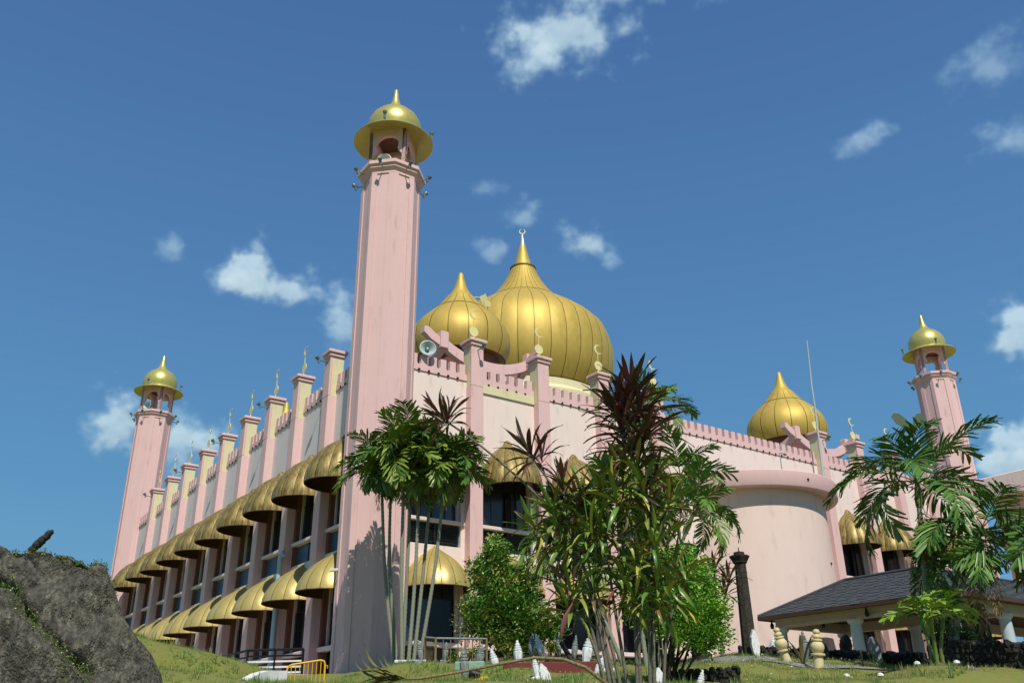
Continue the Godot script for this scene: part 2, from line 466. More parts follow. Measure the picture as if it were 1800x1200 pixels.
# air and fair-weather clouds: azimuth from -z towards +x, elevation, half width, half height (degrees), thickness
func sky_picture() -> Image:
	var w := 4096
	var h := 2048
	var im := Image.create(w, h, false, Image.FORMAT_RGBA8)
	var stops := [[0.0, 0.60, 0.73, 0.80], [6.0, 0.43, 0.635, 0.775], [14.0, 0.36, 0.57, 0.735], [26.0, 0.318, 0.497, 0.69], [40.0, 0.282, 0.437, 0.638], [60.0, 0.235, 0.378, 0.585], [90.0, 0.2, 0.345, 0.54]]
	for y in h:
		var el := 90.0 - (y + 0.5) * 180.0 / h
		var c := Color(0.42, 0.44, 0.42)
		if el >= 0:
			for k in stops.size() - 1:
				var a: Array = stops[k]; var b: Array = stops[k + 1]
				if el >= a[0] and el <= b[0]:
					var t: float = (el - a[0]) / (b[0] - a[0])
					c = Color(lerpf(a[1], b[1], t), lerpf(a[2], b[2], t), lerpf(a[3], b[3], t))
		im.fill_rect(Rect2i(0, y, w, 1), c)
	var clouds := [[40.6, 43.0, 4.6, 3.2, 1.0, 1], [37.6, 41.0, 2.6, 2.0, 0.9, 2], [44.0, 45.0, 4.0, 1.8, 1.0, 3], [54.0, 44.2, 2.2, 1.6, 0.8, 4], [17.0, 27.3, 1.9, 2.0, 1.5, 5], [19.3, 26.5, 2.8, 1.5, 1.1, 6], [15.9, 26.4, 2.0, 1.0, 0.9, 41],
		[11.5, 28.0, 1.0, 0.8, 0.55, 7], [10.6, 17.6, 1.9, 2.4, 1.2, 8], [14.2, 16.4, 3.4, 2.4, 1.0, 9], [23.6, 24.6, 1.8, 2.6, 0.75, 10], [40.6, 30.3, 1.6, 1.2, 0.85, 11], [41.6, 29.9, 1.4, 0.9, 0.8, 12], [36.3, 31.8, 1.5, 1.3, 0.6, 13], [34.0, 29.8, 1.2, 1.0, 0.55, 14], [42.3, 28.6, 1.0, 0.9, 0.6, 15],
		[61.0, 33.5, 1.6, 0.9, 0.6, 16], [69.8, 31.4, 2.0, 1.3, 0.6, 17], [69.5, 35.4, 2.4, 1.8, 0.5, 18], [67.8, 20.4, 2.1, 2.4, 1.6, 19], [66.4, 14.2, 3.4, 2.2, 2.2, 25], [65.0, 13.6, 2.0, 1.4, 1.8, 26], [70.5, 16.0, 3.0, 3.0, 1.2, 21], [33.0, 33.5, 1.4, 0.7, 0.45, 22]]
	# the rest of the sky carries the same scattered clouds
	var r := RandomNumberGenerator.new()
	r.seed = 77
	for k in 150:
		clouds.append([r.randf_range(82.0, 350.0), r.randf_range(6.0, 66.0), r.randf_range(1.5, 6.0), r.randf_range(1.0, 3.2), r.randf_range(0.6, 1.4), 100 + k])
	var f := FastNoiseLite.new()
	f.noise_type = FastNoiseLite.TYPE_SIMPLEX_SMOOTH
	f.fractal_octaves = 5; f.frequency = 1.0; f.fractal_gain = 0.55
	for c in clouds:
		var el: float = c[1]
		var squeeze := cos(deg_to_rad(el))
		var x0 := int((c[0] - c[2] * 1.5 / squeeze) / 360.0 * w)
		var x1 := int((c[0] + c[2] * 1.5 / squeeze) / 360.0 * w)
		var y0 := clampi(int((90.0 - el - c[3] * 1.6) / 180.0 * h), 0, h / 2 - 2)
		var y1 := clampi(int((90.0 - el + c[3] * 1.6) / 180.0 * h), 0, h / 2 - 2)
		for y in range(y0, y1 + 1):
			var e := 90.0 - (y + 0.5) * 180.0 / h
			for x in range(x0, x1 + 1):
				var az := (x + 0.5) / w * 360.0
				var dx: float = (az - c[0]) * squeeze / c[2]
				var dy: float = (e - el) / c[3]
				if dy < 0: dy *= 1.25
				var d := sqrt(dx * dx + dy * dy)
				if d > 1.55: continue
				var n := f.get_noise_3d(az * squeeze * 0.34 + c[5] * 9.1, e * 0.42, c[5] * 3.3) + 0.16 * f.get_noise_3d(az * 1.3, e * 1.5, c[5] * 1.7)
				var a: float = clampf((1.14 - d + n * 1.05) * 0.8, 0, 1)
				a = pow(smoothstep(0.0, 1.0, a), 1.15) * c[4] * 1.05
				if a <= 0.005: continue
				a = minf(a, 0.96)
				var xx := posmod(x, w)
				var was := im.get_pixel(xx, y)
				var lit := clampf(0.55 + 0.35 * (dy + 0.35) + n * 0.5, 0.1, 1.0)
				var cc := Color(0.54, 0.65, 0.74).lerp(Color(0.77, 0.86, 0.90), lit)
				im.set_pixel(xx, y, was.lerp(cc, a * 0.9))
	return im


# ------------------------------------------------------------------ the mosque
const GROUND := 2.0
const SIDE_PIERS := [-4.2, -7.78, -11.36, -14.94, -18.52, -22.1, -25.68, -29.26, -32.84]
const FRONT_PIERS := [4.23, 7.8, 11.38, 14.95, 27.75, 31.33, 34.91, 38.49]

func gold_panels(prof: Array, count: int, core: Node, called: String, m: Material, gap: float, bulge: float, a0 := 0.0, a1 := TAU, steps := 3) -> void:
	var step := (a1 - a0) / count
	var s := MB.new()
	s.lathe(prof, steps, gap, step - gap, Transform3D(), false, bulge)
	var me := s.mesh()
	for k in count:
		part(called, me, m, core, Transform3D(Basis(Vector3.UP, a0 + step * k), Vector3.ZERO))


func lamp_head(s: MB, at: Vector3, out: Vector3, reach: float) -> void:
	var b := along(out, Vector3.UP)
	s.tube([at, at + out * reach], [0.025, 0.025], 6)
	s.box(at + out * reach + Vector3(0, -0.02, 0), Vector3(0.09, 0.2, 0.09))
	s.lathe([Vector2(0.0, -0.1), Vector2(0.05, -0.09), Vector2(0.09, -0.03), Vector2(0.1, 0.06), Vector2(0.085, 0.07), Vector2(0.0, 0.06)], 10, 0, TAU, Transform3D(along((out * 0.6 + Vector3(0, 0.75, 0)).normalized(), Vector3.RIGHT), at + out * (reach + 0.08) + Vector3(0, 0.1, 0)))


func finial_mesh() -> MB:
	var s := MB.new()
	s.tube([Vector3(0, 0, 0), Vector3(0, 1.15, 0)], [0.03, 0.018], 6)
	var disc := PackedVector2Array()
	for k in 20: disc.append(Vector2(cos(TAU * k / 20), sin(TAU * k / 20)) * 0.235 + Vector2(0, 0.5))
	s.extrude(disc, 0.04, pos(0, 0, -0.02))
	var moon := PackedVector2Array()
	for k in 15:
		var a := deg_to_rad(62.0 + 256.0 * k / 14)
		moon.append(Vector2(cos(a), sin(a)) * 0.25 + Vector2(0.04, 1.36))
	for k in 15:
		var a := deg_to_rad(318.0 - 256.0 * k / 14)
		moon.append(Vector2(cos(a), sin(a)) * 0.2 + Vector2(0.1, 1.37))
	s.extrude(moon, 0.03, pos(0, 0, -0.015))
	return s


func onion_awning(called: String, prof: Array, root: Node, xf: Transform3D, m: Material, bulge: float) -> void:
	var inner := []
	for p in prof: inner.append(Vector2(maxf(p.x - 0.035, 0.0), p.y - (0.0 if p.y < 0.05 else 0.03)))
	var s := MB.new()
	s.lathe(inner, 20, -PI / 2, PI / 2)
	# rolled rim
	var rim := []; var rad := []
	for k in 17:
		var a := -PI / 2 + PI * k / 16
		rim.append(Vector3(sin(a) * prof[0].x, prof[0].y, cos(a) * prof[0].x)); rad.append(0.025)
	s.tube(rim, rad, 6)
	var core := part(called, s.mesh(), mat.awning_lining, root, xf)
	gold_panels(prof, 8, core, "awning_panel", m, 0.008, bulge, -PI / 2, PI / 2, 4)


# a window in a bay: x along the wall, z out of it; the opening from x0..x1, y0..y1, glass at depth zg
func window_set(root: Node, xf: Transform3D, x0: float, x1: float, y0: float, y1: float, zg: float, slats: bool) -> void:
	var g := MB.new()
	g.span(x0, x1, y0, y1, zg - 0.02, zg)
	var win := part("window", g.mesh(), mat.dark_frame, root, xf)
	for k in 4:
		var wp := (x1 - x0) / 4.0 - 0.03
		if not shared.has("pane"):
			var unit := MB.new()
			unit.box(Vector3.ZERO, Vector3(1, 1, 0.012))
			shared.pane = unit.mesh()
		var turn := rng.randf_range(-0.05, 0.05) + (0.35 if rng.randf() < 0.1 else 0.0)
		part("pane", shared.pane, [mat.dark_glass, mat.dark_glass, mat.glass_blue, mat.glass_grey][rng.randi() % 4], win, Transform3D(Basis(Vector3.UP, turn) * Basis(Vector3.RIGHT, rng.randf_range(-0.02, 0.02)) * Basis.from_scale(Vector3(wp, (y1 - y0) * 0.66, 1)), Vector3(lerpf(x0, x1, (k + 0.5) / 4.0), y0 + (y1 - y0) * 0.335, zg + 0.028)))
	var f := MB.new()
	var w := 0.09
	f.span(x0, x0 + w, y0, y1, zg, zg + 0.12); f.span(x1 - w, x1, y0, y1, zg, zg + 0.12)
	f.span(x0 + w, x1 - w, y1 - w, y1, zg, zg + 0.12)
	part("frame", f.mesh(), mat.sill_white, win)
	var q := MB.new()
	for k in [1, 2, 3]:
		var x := lerpf(x0, x1, k / 4.0)
		q.span(x - 0.025, x + 0.025, y0, y1 - w, zg, zg + 0.05)
	q.span(x0 + w, x1 - w, lerpf(y0, y1, 0.68) - 0.025, lerpf(y0, y1, 0.68) + 0.025, zg + 0.004, zg + 0.044)
	part("mullions", q.mesh(), mat.dark_frame, win)
	if slats:
		var l := MB.new()
		zg = 0.04
		l.span(x0, x1, y0 - 0.92, y0 - 0.15, zg - 0.02, zg)
		var pane := part("louvre", l.mesh(), mat.blue_panel, win)
		var sl := MB.new()
		for k in (8 if xf.basis == Basis() else 0):
			sl.box(Vector3((x0 + x1) / 2, y0 - 0.2 - 0.093 * k, zg + 0.05), Vector3(x1 - x0 - 0.1, 0.015, 0.1), Basis(Vector3.RIGHT, 0.6))
		sl.span((x0 + x1) / 2 - 0.03, (x0 + x1) / 2 + 0.03, y0 - 0.92, y0 - 0.15, zg, zg + (0.11 if xf.basis == Basis() else 0.03))
		part("louvre_blades", sl.mesh(), mat.dark_frame, pane)


func merlon_mesh() -> MB:
	var p := PackedVector2Array([Vector2(-0.248, 0), Vector2(0.248, 0), Vector2(0.248, 0.26)])
	for k in 6:
		var a := -PI / 2 - PI / 2 * k / 5
		p.append(Vector2(0.25 + 0.1 * cos(a), 0.362 + 0.1 * sin(a)))
	p.append(Vector2(0.15, 0.72)); p.append(Vector2(-0.15, 0.72))
	for k in 6:
		var a := -PI / 2 + PI / 2 * (5 - k) / 5
		p.append(Vector2(-0.25 + 0.1 * cos(a), 0.362 + 0.1 * sin(a)))
	p.append(Vector2(-0.248, 0.26))
	var s := MB.new()
	s.extrude(p, 0.2, pos(0, 0, -0.14))
	return s


func facade(root: Node, xf: Transform3D, piers: Array, first: float, last: float, solid: Array, bare_first: bool, lamps: Array, wall: Material) -> void:
	# x along the wall; wall face z = 0.2, piers out to z = 0.6
	var lo: float = minf(first, last)
	var hi: float = maxf(first, last)
	var s := MB.new()
	s.span(lo, hi, 10.3, 13.97, -0.15, 0.2)
	s.span(lo, hi, 5.7, 6.88, -0.15, 0.2)
	var edges := [first]
	edges.append_array(piers)
	edges.append(last)
	var jamb := MB.new()
	for e in piers:
		for y in [[GROUND - 0.3, 5.698], [6.882, 10.298]]:
			jamb.span(e - 0.5, e + 0.5, y[0], y[1], -0.15, 0.198)
	for e in [first, last]:
		var q: float = 0.3 if e == lo else -0.3
		for y in [[GROUND - 0.3, 5.698], [6.882, 10.298]]:
			jamb.span(minf(e, e + q), maxf(e, e + q), y[0], y[1], -0.15, 0.198)
	s.span(lo, hi, GROUND - 0.5, GROUND + 0.12, -0.15, 0.196)
	for b in solid:
		var x0: float = edges[b] + 0.5
		var x1: float = edges[b + 1] - 0.5
		s.span(x0, x1, GROUND, 5.7, -0.15, 0.194)
		s.span(x0, x1, 6.88, 10.3, -0.15, 0.194)
	part("wall", s.mesh(), wall, root, xf)
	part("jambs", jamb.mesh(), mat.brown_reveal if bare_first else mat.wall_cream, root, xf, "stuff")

	# piers with caps, flags and lamps
	var fin: ArrayMesh = shared.finial
	for i in piers.size():
		var x: float = piers[i]
		var p := MB.new()
		p.cbox(Vector3(x, (GROUND - 0.4 + 13.7) / 2, 0.39), Vector3(0.62, 13.7 - GROUND + 0.4, 0.42), 0.02)
		p.cbox(Vector3(x, 14.63, 0.55), Vector3(0.62, 1.86, 0.1), 0.015)
		var pier := part("pier", p.mesh(), mat.pink, root, xf)
		var u := MB.new()
		u.span(x - 0.3, x + 0.3, 13.7, 15.55, -0.05, 0.498)
		part("upper_block", u.mesh(), mat.cream_yellow, pier)
		var c := MB.new()
		c.cbox(Vector3(x, 15.63, 0.275), Vector3(0.74, 0.16, 0.78), 0.03)
		c.cbox(Vector3(x, 15.79, 0.275), Vector3(0.88, 0.16, 0.92), 0.03)
		part("cap", c.mesh(), mat.pink, pier)
		if not (bare_first and i == 0):
			part("finial", fin, mat.pale_gold, pier, pos(x, 15.87, 0.275))
		if i in lamps:
			var l := MB.new()
			lamp_head(l, Vector3(x, 15.35, 0.6), Vector3(0, 0, 1), 0.42)
			part("floodlight", l.mesh(), mat.lamp_grey, pier)

	# battlements, one piece after the other between the piers
	var me: ArrayMesh = shared.merlon
	var holes := MB.new()
	for b in edges.size() - 1:
		var e0: float = edges[b]
		var e1: float = edges[b + 1]
		if e0 > e1:
			var t := e0; e0 = e1; e1 = t
		e0 += 0.0 if e0 == lo else 0.315
		e1 -= 0.0 if e1 == hi else 0.315
		var count := maxi(1, roundi((e1 - e0) / 0.5))
		var k := (e1 - e0) / count
		for j in count:
			var x := e0 + k * (j + 0.5)
			part("merlon", me, mat.pink, root, xf * Transform3D(Basis.from_scale(Vector3(k / 0.5, 1, 1)), Vector3(x, 13.974, 0.19)))
			if j > 0:
				holes.lathe([Vector2(0.06, -0.02), Vector2(0.06, 0.02), Vector2(0.04, 0.02), Vector2(0.0, 0.0)], 8, 0, TAU, Transform3D(along(Vector3(0, 0, 1), Vector3.UP), Vector3(e0 + k * j, 14.0, 0.25)))
	part("drain_holes", holes.mesh(), mat.drain, root, xf, "stuff")

	# awnings and windows
	var low := [Vector2(1.45, 0.0), Vector2(1.44, 0.14), Vector2(1.36, 0.4), Vector2(1.17, 0.74), Vector2(0.88, 1.06), Vector2(0.62, 1.26), Vector2(0.4, 1.41), Vector2(0.18, 1.56), Vector2(0.05, 1.67), Vector2(0.0, 1.72)]
	var high := [Vector2(1.45, 0.0), Vector2(1.45, 0.15), Vector2(1.41, 0.4), Vector2(1.28, 0.78), Vector2(1.03, 1.24), Vector2(0.72, 1.58), Vector2(0.44, 1.79), Vector2(0.25, 1.91), Vector2(0.19, 2.02), Vector2(0.12, 2.13), Vector2(0.0, 2.2)]
	for b in edges.size() - 1:
		if b in solid: continue
		var e0: float = minf(edges[b], edges[b + 1])
		var e1: float = maxf(edges[b], edges[b + 1])
		var x0 := e0 + (0.3 if e0 == lo else 0.5)
		var x1 := e1 - (0.3 if e1 == hi else 0.5)
		var mid := (e0 + (0.0 if e0 == lo else 0.31) + e1 - (0.0 if e1 == hi else 0.31)) / 2
		onion_awning("awning", low, root, xf * pos(mid + rng.randf_range(-0.03, 0.03), 5.14 + rng.randf_range(-0.03, 0.03), 0.2) * Transform3D(Basis(Vector3.BACK, rng.randf_range(-0.012, 0.012)), Vector3.ZERO) * Transform3D(Basis.from_scale(Vector3(0.955, 1, 1.11)), Vector3.ZERO), mat.gold_awning, 0.012)
		onion_awning("upper_awning", high, root, xf * pos(mid + rng.randf_range(-0.03, 0.03), 9.46 + rng.randf_range(-0.04, 0.04), 0.2) * Transform3D(Basis(Vector3.BACK, rng.randf_range(-0.015, 0.015)), Vector3.ZERO) * Transform3D(Basis.from_scale(Vector3(0.955, 1, 1.11)), Vector3.ZERO), mat.gold_weathered, 0.03)
		window_set(root, xf, x0, x1, 7.9, 10.28, -0.13, true)
		window_set(root, xf, x0, x1, 3.3, 5.68, -0.13, false)
		var r := MB.new()
		r.cbox(Vector3((x0 + x1) / 2, 7.82, 0.13), Vector3(x1 - x0 + 0.3, 0.15, 0.34), 0.02)
		part("sill", r.mesh(), mat.sill_white, root, xf)
		r = MB.new()
		r.cbox(Vector3((x0 + x1) / 2, 3.2, 0.13), Vector3(x1 - x0 + 0.3, 0.17, 0.34), 0.02)
		part("sill", r.mesh(), mat.sill_white, root, xf)
		var d := MB.new()
		d.span(x0, x1, GROUND + 0.14, 3.11, -0.12, -0.1)
		var grille := part("lower_panel", d.mesh(), mat.dark_frame, root, xf)
		var bars := MB.new()
		for k in 7: bars.span(lerpf(x0, x1, (k + 0.5) / 7) - 0.02, lerpf(x0, x1, (k + 0.5) / 7) + 0.02, GROUND + 0.14, 3.11, -0.1, -0.05)
		part("grille_bars", bars.mesh(), mat.black_metal, grille)


func small_dome(root: Node, at: Vector3) -> void:
	# the square stand with swept-up corners
	var h := 2.75
	var curve := []
	for k in 17:
		var t := -1.0 + 2.0 * k / 16
		curve.append(Vector2(t * h, 17.5 + 0.85 * pow(absf(t), 2.2)))
	var s := MB.new()
	var poly := PackedVector2Array()
	for p in curve: poly.append(Vector2(p.x, p.y - 0.55))
	for k in curve.size(): poly.append(curve[curve.size() - 1 - k])
	for a in 4:
		s.extrude(poly, 0.36, Transform3D(Basis(Vector3.UP, a * PI / 2), at * Vector3(1, 0, 1)) * pos(0, 0, h - 0.36))
	var tip := PackedVector2Array([Vector2(-h - 0.02, 17.75), Vector2(-h - 0.02, 18.15), Vector2(-h - 0.75, 18.62), Vector2(-h - 1.0, 18.62), Vector2(-h - 1.0, 18.3), Vector2(-h - 0.6, 18.0)])
	for a in 4:
		s.extrude(tip, 0.36, Transform3D(Basis(Vector3.UP, a * PI / 2), at * Vector3(1, 0, 1)) * pos(0, 0, h - 0.37))
	for a in 4:
		s.cbox(at * Vector3(1, 0, 1) + Basis(Vector3.UP, a * PI / 2) * Vector3(h - 0.12, 18.08, h - 0.12), Vector3(0.46, 0.9, 0.46), 0.03)
	var stand := part("dome_stand", s.mesh(), mat.pink, root)
	var q := MB.new()
	q.box(at * Vector3(1, 0, 1) + Vector3(0, 16.5, 0), Vector3(h * 2 - 0.8, 0.25, h * 2 - 0.8))
	for a in 4:
		q.box(at * Vector3(1, 0, 1) + Basis(Vector3.UP, a * PI / 2) * Vector3(1.9, 15.1, 1.9), Vector3(0.3, 2.8, 0.3))
	part("stand_frame", q.mesh(), mat.brown_reveal, stand)
	var drum := MB.new()
	drum.lathe([Vector2(2.1, 13.5), Vector2(2.1, 18.6)], 28, 0, TAU, pos(at.x, 0, at.z))
	part("drum", drum.mesh(), mat.brown_reveal, stand)

	var lower := [Vector2(2.46, 18.4), Vector2(2.58, 18.62), Vector2(2.7, 19.0), Vector2(2.74, 19.4), Vector2(2.68, 19.85), Vector2(2.5, 20.3), Vector2(2.16, 20.72), Vector2(1.78, 21.1), Vector2(1.52, 21.34)]
	var upper := [Vector2(1.49, 21.39), Vector2(1.24, 21.65), Vector2(1.02, 21.92), Vector2(0.84, 22.2)]
	dome_shell(root, at, lower, upper, 16, [Vector2(0.86, 22.17), Vector2(0.62, 22.42), Vector2(0.44, 22.72), Vector2(0.3, 23.1), Vector2(0.2, 23.5), Vector2(0.15, 23.75), Vector2(0.08, 23.86), Vector2(0.0, 23.9)])


func dome_shell(root: Node, at: Vector3, lower: Array, upper: Array, gores: int, spire: Array) -> Node:
	var core_prof := []
	for p in lower: core_prof.append(Vector2(p.x - 0.05, p.y))
	for p in upper: core_prof.append(Vector2(p.x - 0.05, p.y + 0.01))
	core_prof.push_front(Vector2(lower[0].x - 0.6, lower[0].y))
	var s := MB.new()
	s.lathe(core_prof, 40)
	var core := part("dome", s.mesh(), mat.dome_seam, root, pos(at.x, 0, at.z))
	gold_panels(lower, gores, core, "dome_panel", mat.gold_dome, 0.024 / lower[3].x, 0.004, 0.0, TAU, 4)
	gold_panels(upper, gores, core, "neck_panel", mat.gold_dome, 0.016 / upper[1].x, 0.004, 0.0, TAU, 3)
	var t := MB.new()
	t.lathe(spire, 24)
	part("spire", t.mesh(), mat.gold_dome, core)
	return core


func build_mosque() -> void:
	shared.merlon = merlon_mesh().mesh()
	shared.finial = finial_mesh().mesh()
	var root := thing("mosque", "pink mosque with gold onion domes, battlements and two rows of gold awnings", "mosque")
	facade(root, Transform3D(), FRONT_PIERS, 1.1, 42.3, [4], false, [0, 3, 4, 7], mat.wall_cream)
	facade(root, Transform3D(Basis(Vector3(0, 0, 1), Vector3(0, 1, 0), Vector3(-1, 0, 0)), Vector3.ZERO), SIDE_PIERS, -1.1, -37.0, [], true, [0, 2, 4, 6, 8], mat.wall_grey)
	# the beam under the battlements of the second bay
	var s := MB.new()
	s.span(4.55, 7.48, 13.6, 13.97, 0.2, 0.27)
	part("cornice_beam", s.mesh(), mat.cream_yellow, root)
	# closed behind, roofed over
	s = MB.new()
	s.span(0.15, 43.2, 13.3, 13.6, -38.0, -0.16)
	part("roof", s.mesh(), mat.roof_slab, root)
	s = MB.new()
	s.span(43.0, 43.4, GROUND - 0.5, 14.6, -38.2, -0.5); s.span(0.2, 43.0, GROUND - 0.5, 14.6, -38.3, -38.0)
	part("rear_wall", s.mesh(), mat.wall_cream, root)

	# the round bay in the middle of the front
	var at := pos(21.7, 0, -0.85)
	s = MB.new()
	s.lathe([Vector2(4.3, GROUND - 0.5), Vector2(4.3, 10.97)], 48, -1.4, 1.4, at)
	var bay := part("round_bay", s.mesh(), mat.bay_cream, root)
	s = MB.new()
	s.lathe([Vector2(4.2, 10.92), Vector2(4.96, 10.92), Vector2(4.98, 10.95), Vector2(4.98, 11.66), Vector2(4.94, 11.7), Vector2(4.2, 11.7)], 64, -1.4, 1.4, at)
	part("band", s.mesh(), mat.pink, bay)
	s = MB.new()
	s.lathe([Vector2(0, 11.5), Vector2(4.3, 11.45)], 32, -1.4, 1.4, at)
	part("bay_roof", s.mesh(), mat.roof_slab, bay)
	s = MB.new()
	s.tube([Vector3(20.4, 11.6, 3.2), Vector3(20.4, 12.75, 3.2), Vector3(20.75, 12.75, 3.2)], [0.025, 0.025, 0.025], 6)
	s.box(Vector3(20.8, 12.73, 3.2), Vector3(0.12, 0.1, 0.1))
	part("lamp_arm", s.mesh(), mat.lamp_grey, bay)
	s = MB.new()
	for p in [[0.35, 7.6], [-0.12, 11.3]]:
		s.lathe([Vector2(0.0, 0.05), Vector2(0.06, 0.05), Vector2(0.06, 0.0)], 8, 0, TAU, Transform3D(along(Vector3(sin(p[0]), 0, cos(p[0])), Vector3.UP), Vector3(21.7, p[1], -0.85) + Vector3(sin(p[0]), 0, cos(p[0])) * (4.3 if p[1] < 9 else 4.98)))
	part("outlet", s.mesh(), mat.drain, bay)

	# great dome on its pale drum
	var c := Vector3(21.3, 0, -19.3)
	s = MB.new()
	s.lathe([Vector2(6.2, 13.5), Vector2(6.2, 21.4), Vector2(5.7, 21.8), Vector2(5.7, 22.3)], 48, 0, TAU, pos(c.x, 0, c.z))
	part("drum", s.mesh(), mat.cream_yellow, root)
	var lower := [Vector2(5.45, 22.2), Vector2(5.85, 22.7), Vector2(6.25, 23.4), Vector2(6.52, 24.2), Vector2(6.62, 25.1), Vector2(6.6, 26.0), Vector2(6.42, 26.9), Vector2(6.08, 27.8), Vector2(5.4, 28.55), Vector2(4.55, 29.25), Vector2(3.6, 29.9), Vector2(2.85, 30.42)]
	var upper := [Vector2(2.8, 30.48), Vector2(2.32, 31.0), Vector2(1.88, 31.6), Vector2(1.5, 32.2), Vector2(1.18, 32.85), Vector2(0.92, 33.5)]
	var core := dome_shell(root, c, lower, upper, 36, [Vector2(0.8, 33.5), Vector2(0.66, 33.9), Vector2(0.5, 34.45), Vector2(0.36, 35.05), Vector2(0.25, 35.6)])
	s = MB.new()
	s.lathe([Vector2(0.84, 33.4), Vector2(1.02, 33.44), Vector2(1.02, 33.54), Vector2(0.8, 33.58)], 28)
	part("collar", s.mesh(), mat.dome_seam, core)
	s = MB.new()
	s.lathe([Vector2(0.25, 35.6), Vector2(0.15, 36.05), Vector2(0.05, 36.55), Vector2(0.03, 36.65)], 16)
	part("silver_tip", s.mesh(), mat.silver, core)
	s = MB.new()
	var moon := PackedVector2Array()
	for k in 17:
		var a := deg_to_rad(115.0 + 310.0 * k / 16)
		moon.append(Vector2(cos(a), sin(a)) * 0.25 + Vector2(0, 36.88))
	for k in 17:
		var a := deg_to_rad(425.0 - 310.0 * k / 16)
		moon.append(Vector2(cos(a), sin(a)) * 0.19 + Vector2(0, 36.91))
	s.extrude(moon, 0.06, Transform3D(Basis(Vector3.UP, -0.6), Vector3.ZERO))
	part("crescent", s.mesh(), mat.pale_gold, core)
	for p in [Vector3(8.2, 0, -7.3), Vector3(35.2, 0, -7.3), Vector3(8.2, 0, -32.6)]:
		small_dome(root, p)
	# a loose sheet of gilding torn from the neck of the near dome
	s = MB.new()
	s.tube([Vector3(0, 0, 0), Vector3(0.5, 0.1, 0)], [0.03, 0.03], 5)
	s.box(Vector3(0.75, 0.1, 0), Vector3(0.55, 0.42, 0.03), Basis(Vector3(0.3, 0.2, 1).normalized(), 0.7))
	s.box(Vector3(0.95, -0.2, 0.1), Vector3(0.4, 0.3, 0.03), Basis(Vector3(0.6, 0.2, 1).normalized(), 0.2))
	part("torn_sheet", s.mesh(), mat.pale_gold, root, pos(8.62, 22.25, -6.75))

	# rainwater pipe down the long side, kinked at the lower awning
	s = MB.new()
	s.tube([Vector3(-0.68, 7.3, -7.2), Vector3(-0.68, 7.45, -7.3), Vector3(-0.72, 7.4, -7.45), Vector3(-0.72, 5.9, -7.45), Vector3(-0.72, GROUND, -7.45)], [0.1, 0.1, 0.11, 0.11, 0.11], 10)
	part("rainwater_pipe", s.mesh(), mat.pipe_blue, root)


# ------------------------------------------------------------------ the minarets
func octagon(r: float, off := 0.0) -> PackedVector2Array:
	var p := PackedVector2Array()
	for k in 8:
		var a := TAU * (k + 0.5) / 8
		p.append(Vector2(cos(a), sin(a)) * r + Vector2(off, 0))
	return p


func eight(s: MB, prof: Array) -> void:
	s.lathe(prof, 8, PI / 8, TAU + PI / 8, Transform3D(), true)


